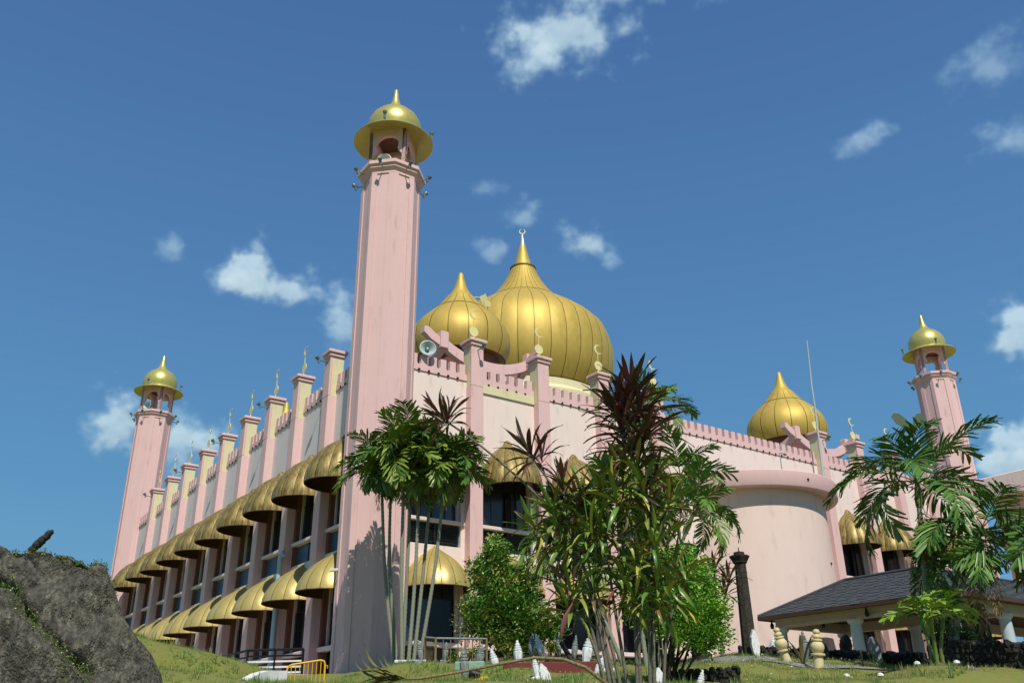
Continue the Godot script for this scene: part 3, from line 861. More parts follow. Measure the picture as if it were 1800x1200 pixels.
func build_minarets() -> void:
	var root := thing("minaret", "tall pink minaret at the near corner of the mosque, palm shadows on its foot", "minaret", Vector3.ZERO, "minarets at the corners of the mosque")
	var s := MB.new()
	eight(s, [Vector2(1.255, GROUND - 0.6), Vector2(1.255, 22.55)])
	var shaft := part("shaft", s.mesh(), mat.pink, root)
	for k in 8:
		var q := MB.new()
		var ap := 1.255 * cos(PI / 8)
		var hw := 1.255 * sin(PI / 8)
		var b := Transform3D(Basis(Vector3.UP, TAU * k / 8), Vector3.ZERO)
		for sx in [-1.0, 1.0]:
			q.box(b * Vector3(sx * (hw - 0.1), (GROUND - 0.6 + 22.42) / 2, ap + 0.012), Vector3(0.235, 22.42 - GROUND + 0.6, 0.05), b.basis)
		part("corner_strip", q.mesh(), mat.pink, shaft)
	s = MB.new()
	eight(s, [Vector2(1.2, 22.42), Vector2(1.3, 22.42), Vector2(1.3, 22.54), Vector2(1.43, 22.68), Vector2(1.43, 22.8), Vector2(1.52, 22.83), Vector2(1.52, 22.99), Vector2(0.0, 23.0)])
	part("cornice", s.mesh(), mat.pink, root)
	# square lantern set on the diagonal, one wide scalloped opening a side
	s = MB.new()
	var hw2 := 0.84
	var open := PackedVector2Array([Vector2(hw2, 0), Vector2(hw2, 2.03), Vector2(-hw2, 2.03), Vector2(-hw2, 0), Vector2(-0.7, 0), Vector2(-0.7, 0.62), Vector2(-0.6, 0.76), Vector2(-0.5, 0.88), Vector2(-0.47, 0.96)])
	for k in 13:
		var a := PI * 1.1 - PI * 1.2 * k / 12
		open.append(Vector2(cos(a) * 0.51, 1.2 + sin(a) * 0.46))
	open.append_array(PackedVector2Array([Vector2(0.47, 0.96), Vector2(0.5, 0.88), Vector2(0.6, 0.76), Vector2(0.7, 0.62), Vector2(0.7, 0)]))
	for k in 4:
		s.extrude(open, 0.16, Transform3D(Basis(Vector3.UP, PI / 4 + TAU * k / 4), Vector3(0, 22.98, 0)) * pos(0, 0, hw2 - 0.16))
	var lantern := part("lantern", s.mesh(), mat.pink, root)
	s = MB.new()
	s.box(Vector3(0, 24.9, 0), Vector3(1.4, 0.1, 1.4), Basis(Vector3.UP, PI / 4))
	part("ceiling", s.mesh(), mat.brown_reveal, lantern)
	s = MB.new()
	var brim := [Vector2(0.0, 25.0), Vector2(1.0, 24.98), Vector2(1.46, 24.86), Vector2(1.77, 24.74), Vector2(1.8, 24.76), Vector2(1.78, 24.8), Vector2(1.5, 24.94), Vector2(1.2, 25.08), Vector2(1.2, 25.14)]
	var under := []
	for p in brim: under.append(p)
	s.lathe(under, 48)
	var cup := part("brim", s.mesh(), mat.gold_bright, root)
	s = MB.new()
	s.lathe([Vector2(1.17, 25.1), Vector2(1.25, 25.4), Vector2(1.25, 25.62), Vector2(1.18, 25.9), Vector2(1.03, 26.2), Vector2(0.82, 26.42), Vector2(0.6, 26.56), Vector2(0.43, 26.68), Vector2(0.31, 26.85), Vector2(0.2, 27.12), Vector2(0.13, 27.45), Vector2(0.09, 27.82), Vector2(0.05, 27.88), Vector2(0.0, 27.9)], 40)
	part("cupola", s.mesh(), mat.gold_bright, root)
	for k in 8:
		var out := Basis(Vector3.UP, TAU * k / 8) * Vector3(0, 0, 1)
		var l := MB.new()
		lamp_head(l, out * 1.36 + Vector3(0, 22.66, 0), out, 0.3)
		part("floodlight", l.mesh(), mat.lamp_grey, root)
	for k in 4:
		var a := TAU * k / 4 - 0.72
		var l := MB.new()
		lamp_head(l, Vector3(sin(a), 0, cos(a)) * 1.66 + Vector3(0, 24.8, 0), Vector3(sin(a) * 0.3, 0.95, cos(a) * 0.3), 0.25)
		part("roof_lamp", l.mesh(), mat.lamp_grey, root)
	copy_of(root, "pink minaret at the far end of the mosque's long awning side, before a pale cloud", Vector3(-0.1, -0.15, -38.0))
	copy_of(root, "pink minaret at the right end of the mosque front, rising behind the palm", Vector3(43.44, 0, -0.45))
	# loudspeaker horns
	horn("white loudspeaker horn standing in the opening of the near minaret's lantern", Vector3(-0.72, 23.32, 0.6), Vector3(-0.6, 0.05, 0.8), 0.3, "")
	horn("white loudspeaker horn in the lantern of the far left minaret", Vector3(-0.9, 23.3, -37.5), Vector3(-0.75, 0.25, 0.6), 0.3, "")
	horn("white loudspeaker horn on the right minaret's balcony", Vector3(44.15, 23.35, 0.35), Vector3(0.7, 0.3, 0.6), 0.3, "")
	horn("pale grey loudspeaker horn on the battlements beside the near minaret", Vector3(1.85, 14.95, 0.45), Vector3(-0.35, 0.1, 0.9), 0.34, "stand")
	var cc := thing("security_camera", "small white security camera on the foot of the near minaret", "camera", Vector3(-1.2, 5.63, -0.3))
	s = MB.new()
	s.cbox(Vector3(-0.2, 0, 0.08), Vector3(0.1, 0.1, 0.34), 0.015, Basis(Vector3.UP, 0.5))
	part("housing", s.mesh(), mat.white_paint, cc)
	s = MB.new()
	s.tube([Vector3(0, 0, 0), Vector3(-0.12, -0.02, 0.0), Vector3(-0.2, -0.04, 0.05)], [0.03, 0.02, 0.02], 6)
	part("arm", s.mesh(), mat.lamp_grey, cc)


func horn(label: String, at: Vector3, dir: Vector3, r: float, stand: String) -> void:
	var o := thing("loudspeaker", label, "loudspeaker", at)
	var b := Transform3D(along(dir, Vector3.UP), Vector3.ZERO)
	var s := MB.new()
	s.lathe([Vector2(0.0, -0.62), Vector2(0.13, -0.62), Vector2(0.13, -0.35), Vector2(0.07, -0.34), Vector2(0.12 * r / 0.3, -0.2), Vector2(0.19 * r / 0.3, -0.1), Vector2(r, 0.0), Vector2(r + 0.015, 0.01), Vector2(r - 0.01, 0.015), Vector2(r * 0.6, -0.1), Vector2(0.09, -0.24)], 24, 0, TAU, b)
	part("bell", s.mesh(), mat.horn_white, o)
	s = MB.new()
	s.lathe([Vector2(0.05, -0.24), Vector2(0.07, -0.12), Vector2(0.05, -0.06), Vector2(0.0, -0.05)], 12, 0, TAU, b)
	part("core", s.mesh(), mat.lamp_grey, o)
	s = MB.new()
	s.tube([b * Vector3(0, -0.45, 0), b * Vector3(0, -0.45, 0) + Vector3(0, -0.35 if stand == "" else -0.6, 0)], [0.03, 0.03], 6)
	s.box(b * Vector3(0, -0.45, 0), Vector3(0.2, 0.06, 0.2))
	part("bracket", s.mesh(), mat.lamp_grey, o)


# ------------------------------------------------------------------ ground, paths
func build_land() -> void:
	var xs := []; var zs := []
	for v in [-700.0, -400.0, -200.0, -110.0, -70.0, -50.0, -40.0, -32.0, -26.0, -22.0]: xs.append(v)
	var x := -20.0
	while x < 12.0:
		xs.append(x); x += 0.25
	while x < 50.0:
		xs.append(x); x += 1.5
	for v in [55.0, 65.0, 85.0, 130.0, 220.0, 420.0, 700.0]: xs.append(v)
	for v in [-700.0, -400.0, -200.0, -120.0, -80.0, -60.0, -50.0, -44.0, -38.0, -32.0, -26.0, -20.0, -16.0, -12.0, -9.0, -6.0, -4.0, -2.0]: zs.append(v)
	var z := -1.0
	while z < 24.0:
		zs.append(z); z += 0.25
	while z < 44.0:
		zs.append(z); z += 1.5
	for v in [50.0, 60.0, 90.0, 150.0, 260.0, 450.0, 700.0]: zs.append(v)
	var f := FastNoiseLite.new()
	f.seed = 8; f.frequency = 0.35; f.fractal_octaves = 3
	var s := MB.new()
	var pt := []
	for j in zs.size():
		var row := []
		for i in xs.size():
			var h := height(xs[i], zs[j])
			if xs[i] > -18 and xs[i] < 12 and zs[j] > 6 and zs[j] < 24: h += f.get_noise_2d(xs[i], zs[j]) * 0.07
			row.append(Vector3(xs[i], h, zs[j]))
		pt.append(row)
	for j in zs.size():
		for i in xs.size():
			var a: Vector3 = pt[j][mini(i + 1, xs.size() - 1)] - pt[j][maxi(i - 1, 0)]
			var b: Vector3 = pt[mini(j + 1, zs.size() - 1)][i] - pt[maxi(j - 1, 0)][i]
			s.vert(pt[j][i], b.cross(a).normalized() * signf(b.cross(a).y))
	for j in zs.size() - 1:
		for i in xs.size() - 1:
			var q := j * xs.size() + i
			s.idx.append_array(PackedInt32Array([q, q + 1, q + xs.size() + 1, q, q + xs.size() + 1, q + xs.size()]))
	tag(part("ground", s.mesh(), mat.turf, self), "grassy rise with the lawn climbing to the mosque", "ground", "", "structure")
	# grey path crossing the lawn by the tall dark column
	s = MB.new()
	var line := [Vector2(1.2, 14.2), Vector2(2.6, 15.6), Vector2(3.6, 16.9), Vector2(4.2, 18.0), Vector2(5.0, 19.6)]
	for k in line.size() - 1:
		for m in 10:
			var a: Vector2 = line[k].lerp(line[k + 1], m / 10.0); var b: Vector2 = line[k].lerp(line[k + 1], (m + 1) / 10.0)
			for w in 8:
				var o0 := Vector2(0.75, -0.6) * (w / 8.0) * 1.9; var o1 := Vector2(0.75, -0.6) * ((w + 1) / 8.0) * 1.9
				var q := []
				for p in [a + o0, b + o0, b + o1, a + o1]: q.append(Vector3(p.x, height(p.x, p.y) + f.get_noise_2d(p.x, p.y) * 0.07 + 0.03, p.y))
				s.quad(q[0], q[1], q[2], q[3])
	tag(part("path", s.mesh(), mat.asphalt, self), "grey asphalt path on the lawn by the dark column", "path", "", "structure")
	# concrete apron round the foot of the building
	s = MB.new()
	for q in [[-4.2, -0.3, -40.0, -1.2], [1.3, 42.0, 0.3, 2.6]]:
		for i in 24:
			var t0 := i / 24.0; var t1 := (i + 0.985) / 24.0
			if q[3] < 0: s.span(q[0], q[1], 1.9, 2.13, lerpf(q[2], q[3], t0), lerpf(q[2], q[3], t1))
			else: s.span(lerpf(q[0], q[1], t0), lerpf(q[0], q[1], t1), 1.8, 2.04, q[2], q[3])
	tag(part("pavement", s.mesh(), mat.concrete, self), "pale concrete apron along the foot of the mosque walls", "pavement", "", "structure")
	# grass blades on the slope that shows
	s = MB.new()
	for k in 5:
		var a := k * 2.4
		var d := Vector3(cos(a), 0, sin(a)) * 0.35
		var w := Vector3(-sin(a), 0, cos(a)) * 0.06
		var o := d * 0.25
		s.tri(o - w, o + w, o + d + Vector3(0, 1.0 - 0.12 * k, 0))
	var xfs := []; var cols := []
	for k in 60000:
		var p := Vector2(rng.randf_range(-13.0, 9.5), rng.randf_range(6.0, 20.5))
		if p.y < 8.5 and p.x > -2.5 and rng.randf() < 0.6: continue
		if p.x > 3.2 and p.x < 6.2 and p.y > 16.2 and absf((p.x - 4.2) * 0.8 - (p.y - 17.4) * 0.45) < 0.5: continue
		var q := f.get_noise_2d(p.x * 2.0 + 40, p.y * 2.0)
		if q < -0.2 and rng.randf() < 0.85: continue
		var h := rng.randf_range(0.03, 0.1) * (1.0 + q * 0.9) * (2.2 if rng.randf() < 0.03 else 1.0)
		xfs.append(Transform3D(Basis(Vector3.UP, rng.randf() * TAU).scaled(Vector3(h * 0.9, h, h * 0.9)), Vector3(p.x, height(p.x, p.y) + f.get_noise_2d(p.x, p.y) * 0.07 - 0.01, p.y)))
		var dry := clampf(0.35 - q * 1.2 + rng.randf_range(-0.25, 0.25) + (0.32 if p.x > -1 else -0.05), 0, 1)
		cols.append(Color(0.10, 0.21, 0.03).lerp(Color(0.30, 0.26, 0.09), dry))
	var lit := leaf_diamond()
	var lx := []; var lc := []
	for k in 700:
		var p := Vector2(rng.randf_range(-6.0, 8.0), rng.randf_range(10.0, 20.0))
		var h := rng.randf_range(0.025, 0.07)
		lx.append(Transform3D(Basis(Vector3(rng.randf(), rng.randf(), rng.randf()).normalized(), rng.randf() * TAU).scaled(Vector3(h, h, h)), Vector3(p.x, height(p.x, p.y) + f.get_noise_2d(p.x, p.y) * 0.07 + 0.03, p.y)))
		lc.append([Color(0.30, 0.22, 0.10), Color(0.45, 0.36, 0.18), Color(0.18, 0.11, 0.05), Color(0.6, 0.55, 0.42)][k % 4])
	tag(multi("fallen_leaves", lit, mat.dry_leaf, lx, lc, self), "dry brown fallen leaves scattered over the lawn", "leaves")
	tag(multi("grass", s.mesh(), mat.blade, xfs, cols, self), "short grass with dry patches on the slope below the mosque", "grass")


# ------------------------------------------------------------------ pavilion and the wing
func roof_face(e0: Vector3, e1: Vector3, r0: Vector3, r1: Vector3, root: Node) -> void:
	# courses of shingles from the eave e0-e1 to the ridge r0-r1, each course lapping the one below
	var rows := int((e0.distance_to(r0) + e1.distance_to(r1)) / 2 / 0.27) + 1
	var nn := (e1 - e0).cross(r0 - e0 if r0.distance_to(e0) > 0.1 else r1 - e0).normalized()
	if nn.y < 0: nn = -nn
	for k in rows:
		var s := MB.new()
		var t0 := float(k) / rows; var t1 := float(k + 1) / rows
		var a := e0.lerp(r0, t0); var b := e1.lerp(r1, t0)
		var c := e1.lerp(r1, t1); var d := e0.lerp(r0, t1)
		var n := maxi(1, int(a.distance_to(b) / 0.42))
		for i in n:
			var u0 := float(i) / n; var u1 := float(i + 1) / n
			var lift := nn * (0.022 + 0.008 * ((i * 7 + k * 5) % 3))
			var drop := (a - d).normalized() * (0.02 * ((i * 5 + k * 3) % 4))
			var p := a.lerp(b, u0) + lift + drop; var q := a.lerp(b, u1) + lift + drop
			var r := d.lerp(c, u1) + nn * 0.012; var w := d.lerp(c, u0) + nn * 0.012
			s.quad(p, q, r, w)
			s.quad(p - lift, q - lift, q, p)
		part("shingle_course", s.mesh(), mat.shingle_light if k % 3 == 1 else mat.shingle, root, Transform3D(), "stuff")


func build_pavilion() -> void:
	var root := thing("pavilion", "open pavilion with a dark shingle hip roof and white round columns before the round bay", "pavilion")
	var E := 4.6
	var R := 6.0
	var s := MB.new()
	# soffit boards and fascia
	s.span(16.55, 22, E - 0.1, E - 0.04, 3.95, 12.85); s.span(22.01, 36, E - 0.1, E - 0.04, 7.4, 12.85)
	part("soffit", s.mesh(), mat.eave_brown, root)
	s = MB.new()
	s.span(16.46, 16.54, E - 0.14, E + 0.02, 3.9, 12.9); s.span(16.54, 36, E - 0.14, E + 0.02, 12.86, 12.94); s.span(16.54, 22, E - 0.14, E + 0.02, 3.86, 3.94)
	part("fascia", s.mesh(), mat.eave_brown, root)
	var core := MB.new()
	var P := [Vector3(16.5, E, 3.9), Vector3(16.5, E, 12.9), Vector3(36, E, 12.9), Vector3(22, E, 3.9), Vector3(22, E, 7.4), Vector3(36, E, 7.4), Vector3(19.2, R, 6.6), Vector3(19.2, R, 10.2), Vector3(36, R, 10.2)]
	core.quad(P[0], P[1], P[7], P[6]); core.quad(P[1], P[2], P[8], P[7]); core.tri(P[3], P[0], P[6]); core.quad(P[4], P[3], P[6], P[7]); core.quad(P[5], P[4], P[7], P[8])
	var deck := part("roof", core.mesh(), mat.shingle, root)
	roof_face(P[0], P[1], P[6], P[7], deck)
	roof_face(P[1], P[2], P[7], P[8], deck)
	roof_face(P[3], P[0], P[6], P[6], deck)
	s = MB.new()
	for e in [[P[0], P[6]], [P[1], P[7]], [P[6], P[7]], [P[7], P[8]]]:
		s.tube([e[0] + Vector3(0, 0.04, 0), e[1] + Vector3(0, 0.05, 0)], [0.07, 0.07], 6)
	part("ridge_caps", s.mesh(), mat.shingle, deck)
	# beams
	s = MB.new()
	s.span(16.98, 17.3, 4.12, E - 0.1, 4.4, 12.4); s.span(17.3, 35.5, 4.12, E - 0.1, 12.08, 12.4); s.span(21.3, 21.6, 4.12, E - 0.1, 4.4, 12.08); s.span(17.3, 21.3, 4.12, E - 0.1, 4.4, 4.7); s.span(21.6, 35.5, 4.12, E - 0.1, 7.9, 8.2)
	s.span(16.95, 16.98, 4.12, 4.24, 4.4, 12.43); s.span(16.95, 35.5, 4.12, 4.24, 12.4, 12.43)
	part("beam", s.mesh(), mat.pavilion_cream, root)
	var shaft := MB.new()
	shaft.lathe([Vector2(0.33, 1.9), Vector2(0.33, 2.1), Vector2(0.27, 2.16), Vector2(0.25, 2.3), Vector2(0.215, 3.85), Vector2(0.21, 3.92), Vector2(0.26, 3.97), Vector2(0.31, 4.03), Vector2(0.31, 4.12)], 24)
	var me := shaft.mesh()
	for p in [[17.14, 4.56], [17.14, 8.2], [17.14, 12.24], [21.45, 4.56], [21.45, 8.05], [20.75, 12.24], [25.0, 12.24], [29.5, 12.24], [34.0, 12.24], [26, 8.05], [31, 8.05]]:
		part("column", me, mat.column_white, root, pos(p[0], 0, p[1]))
	s = MB.new()
	s.span(16.8, 36, 1.5, 2.02, 4.2, 12.6)
	part("floor", s.mesh(), mat.pavilion_cream, root)
	# hanging lamps under the eave
	s = MB.new()
	for p in [[17.0, 4.2], [18.6, 5.6], [16.8, 9.0]]:
		s.lathe([Vector2(0.0, 4.12), Vector2(0.07, 4.14), Vector2(0.09, 4.3), Vector2(0.05, 4.34), Vector2(0.02, 4.5)], 10, 0, TAU, pos(p[0], 0.0, p[1]))
	part("hanging_lamps", s.mesh(), mat.black_metal, root, Transform3D(), "stuff")
	s = MB.new()
	s.tube([Vector3(18.6, 1.98, 6.6), Vector3(18.6, 3.95, 6.6)], [0.04, 0.04], 6)
	part("post", s.mesh(), mat.lamp_grey, root)


func build_wing() -> void:
	var root := thing("side_building", "pale pink flat-roofed building at the right edge with a wide eave and dark window bands", "building")
	var s := MB.new()
	s.span(44.8, 60, 1.5, 14.2, 1.1, 30)
	part("wall", s.mesh(), mat.pink, root)
	s = MB.new()
	s.cbox(Vector3(51.6, 14.75, 15.7), Vector3(16.2, 1.1, 29.6), 0.05)
	part("roof", s.mesh(), mat.wall_cream, root)
	s = MB.new()
	s.span(43.52, 60.1, 13.95, 14.19, 0.95, 30.4)
	part("eave", s.mesh(), mat.sill_white, root)
	for row in [[10.9, 12.5], [8.9, 10.4], [4.6, 7.4]]:
		for k in 7:
			var z := 1.4 + k * 3.4
			s = MB.new()
			s.span(44.76, 44.79, row[0], row[1], z, z + 3.0)
			var w := part("window", s.mesh(), mat.dark_glass, root)
			s = MB.new()
			for q in 4: s.span(44.7, 44.758, row[0], row[1], z + q - 0.03, z + q + 0.03)
			s.span(44.71, 44.758, lerpf(row[0], row[1], 0.5) - 0.03, lerpf(row[0], row[1], 0.5) + 0.03, z, z + 3.0)
			part("frame", s.mesh(), mat.dark_frame, w)
			s = MB.new()
			s.cbox(Vector3(44.7, row[0] - 0.1, z + 1.5), Vector3(0.3, 0.16, 3.1), 0.02)
			part("sill", s.mesh(), mat.sill_white, w)


# ------------------------------------------------------------------ stones, graves, small things
func post_stone() -> Array:
	return [Vector2(0.12, 0.0), Vector2(0.12, 0.08), Vector2(0.085, 0.12), Vector2(0.11, 0.18), Vector2(0.155, 0.36), Vector2(0.17, 0.52), Vector2(0.168, 0.59), Vector2(0.12, 0.625), Vector2(0.155, 0.64), Vector2(0.155, 0.69), Vector2(0.09, 0.71), Vector2(0.125, 0.725), Vector2(0.125, 0.775), Vector2(0.065, 0.795), Vector2(0.095, 0.81), Vector2(0.095, 0.86), Vector2(0.05, 0.89), Vector2(0.06, 0.93), Vector2(0.04, 0.98), Vector2(0.0, 1.0)]


func ball_stone() -> Array:
	return [Vector2(0.125, 0.0), Vector2(0.12, 0.34), Vector2(0.11, 0.4), Vector2(0.165, 0.405), Vector2(0.175, 0.43), Vector2(0.165, 0.455), Vector2(0.1, 0.46), Vector2(0.14, 0.5), Vector2(0.165, 0.57), Vector2(0.16, 0.64), Vector2(0.12, 0.7), Vector2(0.085, 0.725), Vector2(0.125, 0.73), Vector2(0.13, 0.75), Vector2(0.12, 0.77), Vector2(0.07, 0.775), Vector2(0.1, 0.8), Vector2(0.105, 0.825), Vector2(0.09, 0.86), Vector2(0.06, 0.88), Vector2(0.085, 0.91), Vector2(0.085, 0.945), Vector2(0.06, 0.985), Vector2(0.0, 1.0)]


func blade_stone() -> PackedVector2Array:
	var p := PackedVector2Array([Vector2(-0.1, 0), Vector2(0.1, 0), Vector2(0.13, 0.12), Vector2(0.1, 0.2), Vector2(0.16, 0.34), Vector2(0.19, 0.56), Vector2(0.15, 0.72), Vector2(0.17, 0.76), Vector2(0.1, 0.86), Vector2(0.05, 0.96), Vector2(0, 1.0)])
	for k in [9, 8, 7, 6, 5, 4, 3, 2]: p.append(Vector2(-p[k].x, p[k].y))
	return p


func gravestone(kind: String, label: String, top: Vector3, foot: Vector3, m: Material, fat: float, group: String) -> void:
	var o := thing("gravestone", label, "gravestone", foot - Vector3(0, 0.06, 0), group)
	var h := (top - foot).length() + 0.06
	var b := along(top - foot, Vector3(-0.5, 0, 0.9))
	var s := MB.new()
	var xf := Transform3D(b * Basis.from_scale(Vector3(fat * h, h, fat * h)), Vector3.ZERO)
	if kind == "post": s.lathe(post_stone(), 8, 0, TAU, xf, true)
	elif kind == "round": s.lathe(post_stone(), 18, 0, TAU, xf)
	elif kind == "ball": s.lathe(ball_stone(), 26, 0, TAU, xf)
	else: s.extrude(blade_stone(), 0.22, xf * pos(0, 0, -0.11))
	part("stone", s.mesh(), m, o)
	if kind != "blade":
		s = MB.new()
		s.cbox(Vector3(0, 0.02, 0), Vector3(0.3, 0.1, 0.3), 0.02, b)
		part("foot", s.mesh(), m, o)


func build_graves() -> void:
	var W = mat.carved_white
	var G = mat.carved_grey
	var g := "carved gravestones on the lawn"
	gravestone("post", "slim white gravestone leaning left, left of the broad white post on the maroon kerb", Vector3(-2.3, 2.0, 11.38), Vector3(-2.15, 1.46, 11.44), W, 0.95, g)
	gravestone("post", "broad white octagonal gravestone standing on the left end of the maroon kerb", Vector3(-1.77, 2.19, 11.72), Vector3(-1.74, 1.6, 11.74), W, 1.0, g)
	gravestone("round", "grey ringed gravestone half hidden in the bush foliage", Vector3(0.31, 2.64, 9.52), Vector3(0.28, 1.98, 9.5), G, 0.85, g)
	gravestone("post", "grey and white gravestone leaning left behind the arching dead branch", Vector3(-0.2, 2.53, 10.4), Vector3(-0.02, 1.92, 10.5), W, 0.85, g)
	gravestone("blade", "white gravestone leaning left in front of the maroon kerb, below the arching branch", Vector3(-3.7, 1.36, 15.26), Vector3(-3.55, 0.9, 15.36), W, 0.9, g)
	gravestone("round", "slender grey gravestone with ringed top above the leaning log", Vector3(-0.02, 2.48, 11.15), Vector3(-0.07, 1.8, 11.11), G, 0.7, g)
	gravestone("round", "slender grey gravestone before the dark lower window, left of a tall white one", Vector3(0.32, 2.43, 11.42), Vector3(0.25, 1.8, 11.37), G, 0.7, g)
	gravestone("post", "tallest white gravestone with stacked rings at the right end of the maroon kerb", Vector3(-0.36, 2.29, 12.8), Vector3(-0.48, 1.56, 12.72), W, 0.95, g)
	gravestone("post", "white gravestone tipped to the right beside the dark-leaved plant stems", Vector3(-1.75, 1.6, 14.88), Vector3(-1.92, 1.16, 14.79), W, 1.0, g)
	gravestone("round", "grey gravestone with white foot before the mint green slab", Vector3(-3.93, 1.86, 12.68), Vector3(-3.88, 1.14, 12.71), G, 0.8, g)
	gravestone("round", "squat grey gravestone with pointed cap inside the pipe fence", Vector3(-1.95, 2.19, 10.39), Vector3(-2.0, 1.66, 10.35), G, 1.1, g)
	gravestone("round", "small grey gravestone at the corner of the lattice, by the palm trunks", Vector3(-2.82, 2.4, 8.69), Vector3(-2.73, 1.8, 8.74), G, 0.75, g)
	gravestone("round", "weathered grey gravestone deep inside the pipe fence near the window", Vector3(-1.67, 2.44, 8.2), Vector3(-1.69, 1.95, 8.19), G, 0.8, g)
	gravestone("blade", "white round-topped gravestone at the right foot of the dark-leaved stems", Vector3(-3.33, 1.11, 18.2), Vector3(-3.29, 0.66, 18.24), W, 0.9, g)
	gravestone("post", "white gravestone under the right side of the bright green bush", Vector3(-2.78, 1.06, 18.73), Vector3(-2.87, 0.66, 18.66), W, 0.8, g)
	gravestone("blade", "bluish white leaf-shaped gravestone at the foot of the tall dark column", Vector3(4.3, 2.55, 13.94), Vector3(4.34, 1.8, 13.94), W, 0.7, g)
	gravestone("post", "white gravestone with square shoulders between dark column and yellow stones", Vector3(6.57, 2.56, 12.7), Vector3(6.5, 2.0, 12.65), W, 1.2, g)
	gravestone("round", "small white gravestone left of the tall dark column", Vector3(5.22, 2.4, 12.71), Vector3(5.23, 1.98, 12.69), W, 1.1, g)
	gravestone("ball", "yellowish ringed stone post leaning left, left one of the yellow pair", Vector3(3.5, 2.42, 15.36), Vector3(3.66, 1.52, 15.47), mat.carved_yellow, 0.95, g)
	gravestone("ball", "upright yellowish stone post with ball top, right one of the yellow pair", Vector3(3.7, 2.3, 16.37), Vector3(3.66, 1.34, 16.32), mat.carved_yellow, 0.95, g)
	gravestone("blade", "nearly black gravestone with pointed shoulders under the pavilion eave", Vector3(7.75, 2.55, 14.28), Vector3(7.72, 1.98, 14.24), mat.carved_dark, 1.3, g)
	gravestone("round", "small dark gravestone right behind the upright yellow stone", Vector3(6.61, 2.28, 14.41), Vector3(6.58, 1.8, 14.38), mat.carved_dark, 1.0, g)
	gravestone("post", "blue-grey gravestone rising from the strap-leaved plant between the yellow stones", Vector3(6.25, 2.6, 14.0), Vector3(6.28, 1.85, 13.98), G, 0.9, g)
	gravestone("blade", "blue-grey gravestone leaning on the dark stone wall behind a pale plank", Vector3(6.85, 2.33, 15.7), Vector3(6.95, 1.75, 15.76), G, 1.1, g)
	gravestone("round", "dark gravestone on the wall at the far right, under the near pavilion column", Vector3(8.9, 2.45, 19.6), Vector3(8.95, 1.9, 19.65), mat.carved_dark, 1.0, g)

	gravestone("post", "small white gravestone seen under the arch of the dead branch, at its highest point", Vector3(-2.95, 1.62, 14.0), Vector3(-2.9, 1.18, 14.05), W, 0.9, g)
	gravestone("round", "short white gravestone right behind the dark-leaved stems, near the maroon kerb end", Vector3(-1.0, 1.95, 14.1), Vector3(-0.98, 1.4, 14.1), W, 0.9, g)
	# grave kerbs and slabs
	var s := MB.new()
	var o := thing("grave_kerb", "long low maroon painted grave kerb below the white gravestones", "grave kerb", Vector3(-1.7, 0, 13.05))
	s.cbox(Vector3(0, 1.42, 0), Vector3(2.3, 0.34, 0.3), 0.02, Basis(Vector3.UP, -0.65))
	part("front", s.mesh(), mat.maroon_paint, o)
	s = MB.new()
	s.cbox(Vector3(0.25, 1.53, -0.45), Vector3(1.7, 0.12, 0.7), 0.02, Basis(Vector3.UP, -0.65))
	part("slab", s.mesh(), mat.carved_grey, o)
	o = thing("grave_slab", "mint green painted grave slab in front of the pipe fence", "grave slab", Vector3(-2.72, 0, 11.08))
	s = MB.new()
	s.cbox(Vector3(0, 1.58, 0), Vector3(0.72, 0.22, 0.5), 0.02, Basis(Vector3.UP, -0.65))
	part("slab", s.mesh(), mat.mint_paint, o)
	o = thing("grave_marker", "low grey block with white top left of the pipe fence", "grave marker", Vector3(-3.06, 0, 9.13))
	s = MB.new()
	s.cbox(Vector3(0, 1.72, 0), Vector3(0.24, 0.26, 0.3), 0.02, Basis(Vector3.UP, -0.4))
	part("block", s.mesh(), mat.carved_grey, o)
	o = thing("paving_edge", "white painted edging strip at the foot of the palm trunks", "edging", Vector3(-2.83, 0, 8.11))
	s = MB.new()
	s.cbox(Vector3(0.1, 1.9, 0), Vector3(0.85, 0.08, 0.14), 0.015, Basis(Vector3.UP, -0.6))
	part("strip", s.mesh(), mat.white_paint, o)
	o = thing("paving_edge", "row of white concrete edging on the grass before the dark wall", "edging", Vector3(4.87, 0, 17.15))
	for k in 3:
		s = MB.new()
		s.cbox(Vector3(-0.5 + k * 0.48, 1.3 - 0.02 * k, -0.36 + k * 0.34), Vector3(0.56, 0.12, 0.16), 0.015, Basis(Vector3.UP, -0.62 + 0.05 * k))
		part("block", s.mesh(), mat.white_paint, o)

	# pipe fence round a grave
	o = thing("pipe_fence", "old grey pipe fence with a lattice side around a grave under the window", "fence")
	var c := [Vector3(-2.17, 1.85, 7.91), Vector3(-2.43, 1.7, 8.91), Vector3(-0.8, 1.85, 8.9)]
	var top := [2.58, 2.46, 2.52]
	for k in 3:
		s = MB.new()
		s.tube([c[k] - Vector3(0, 0.2, 0), Vector3(c[k].x, top[k], c[k].z)], [0.035, 0.035], 8)
		part("post", s.mesh(), mat.dead_wood, o)
	for k in 2:
		s = MB.new()
		s.tube([Vector3(c[k].x, top[k] - 0.02, c[k].z), Vector3(c[k + 1].x, top[k + 1] - 0.02, c[k + 1].z)], [0.028, 0.028], 8)
		part("rail", s.mesh(), mat.carved_grey, o)
	for k in 6:
		s = MB.new()
		var a: Vector3 = c[1].lerp(c[2], (k + 1) / 7.0)
		s.tube([a - Vector3(0, 0.1, 0), Vector3(a.x, lerpf(top[1], top[2], (k + 1) / 7.0) - 0.02, a.z)], [0.014, 0.014], 6)
		part("bar", s.mesh(), mat.dead_wood, o)
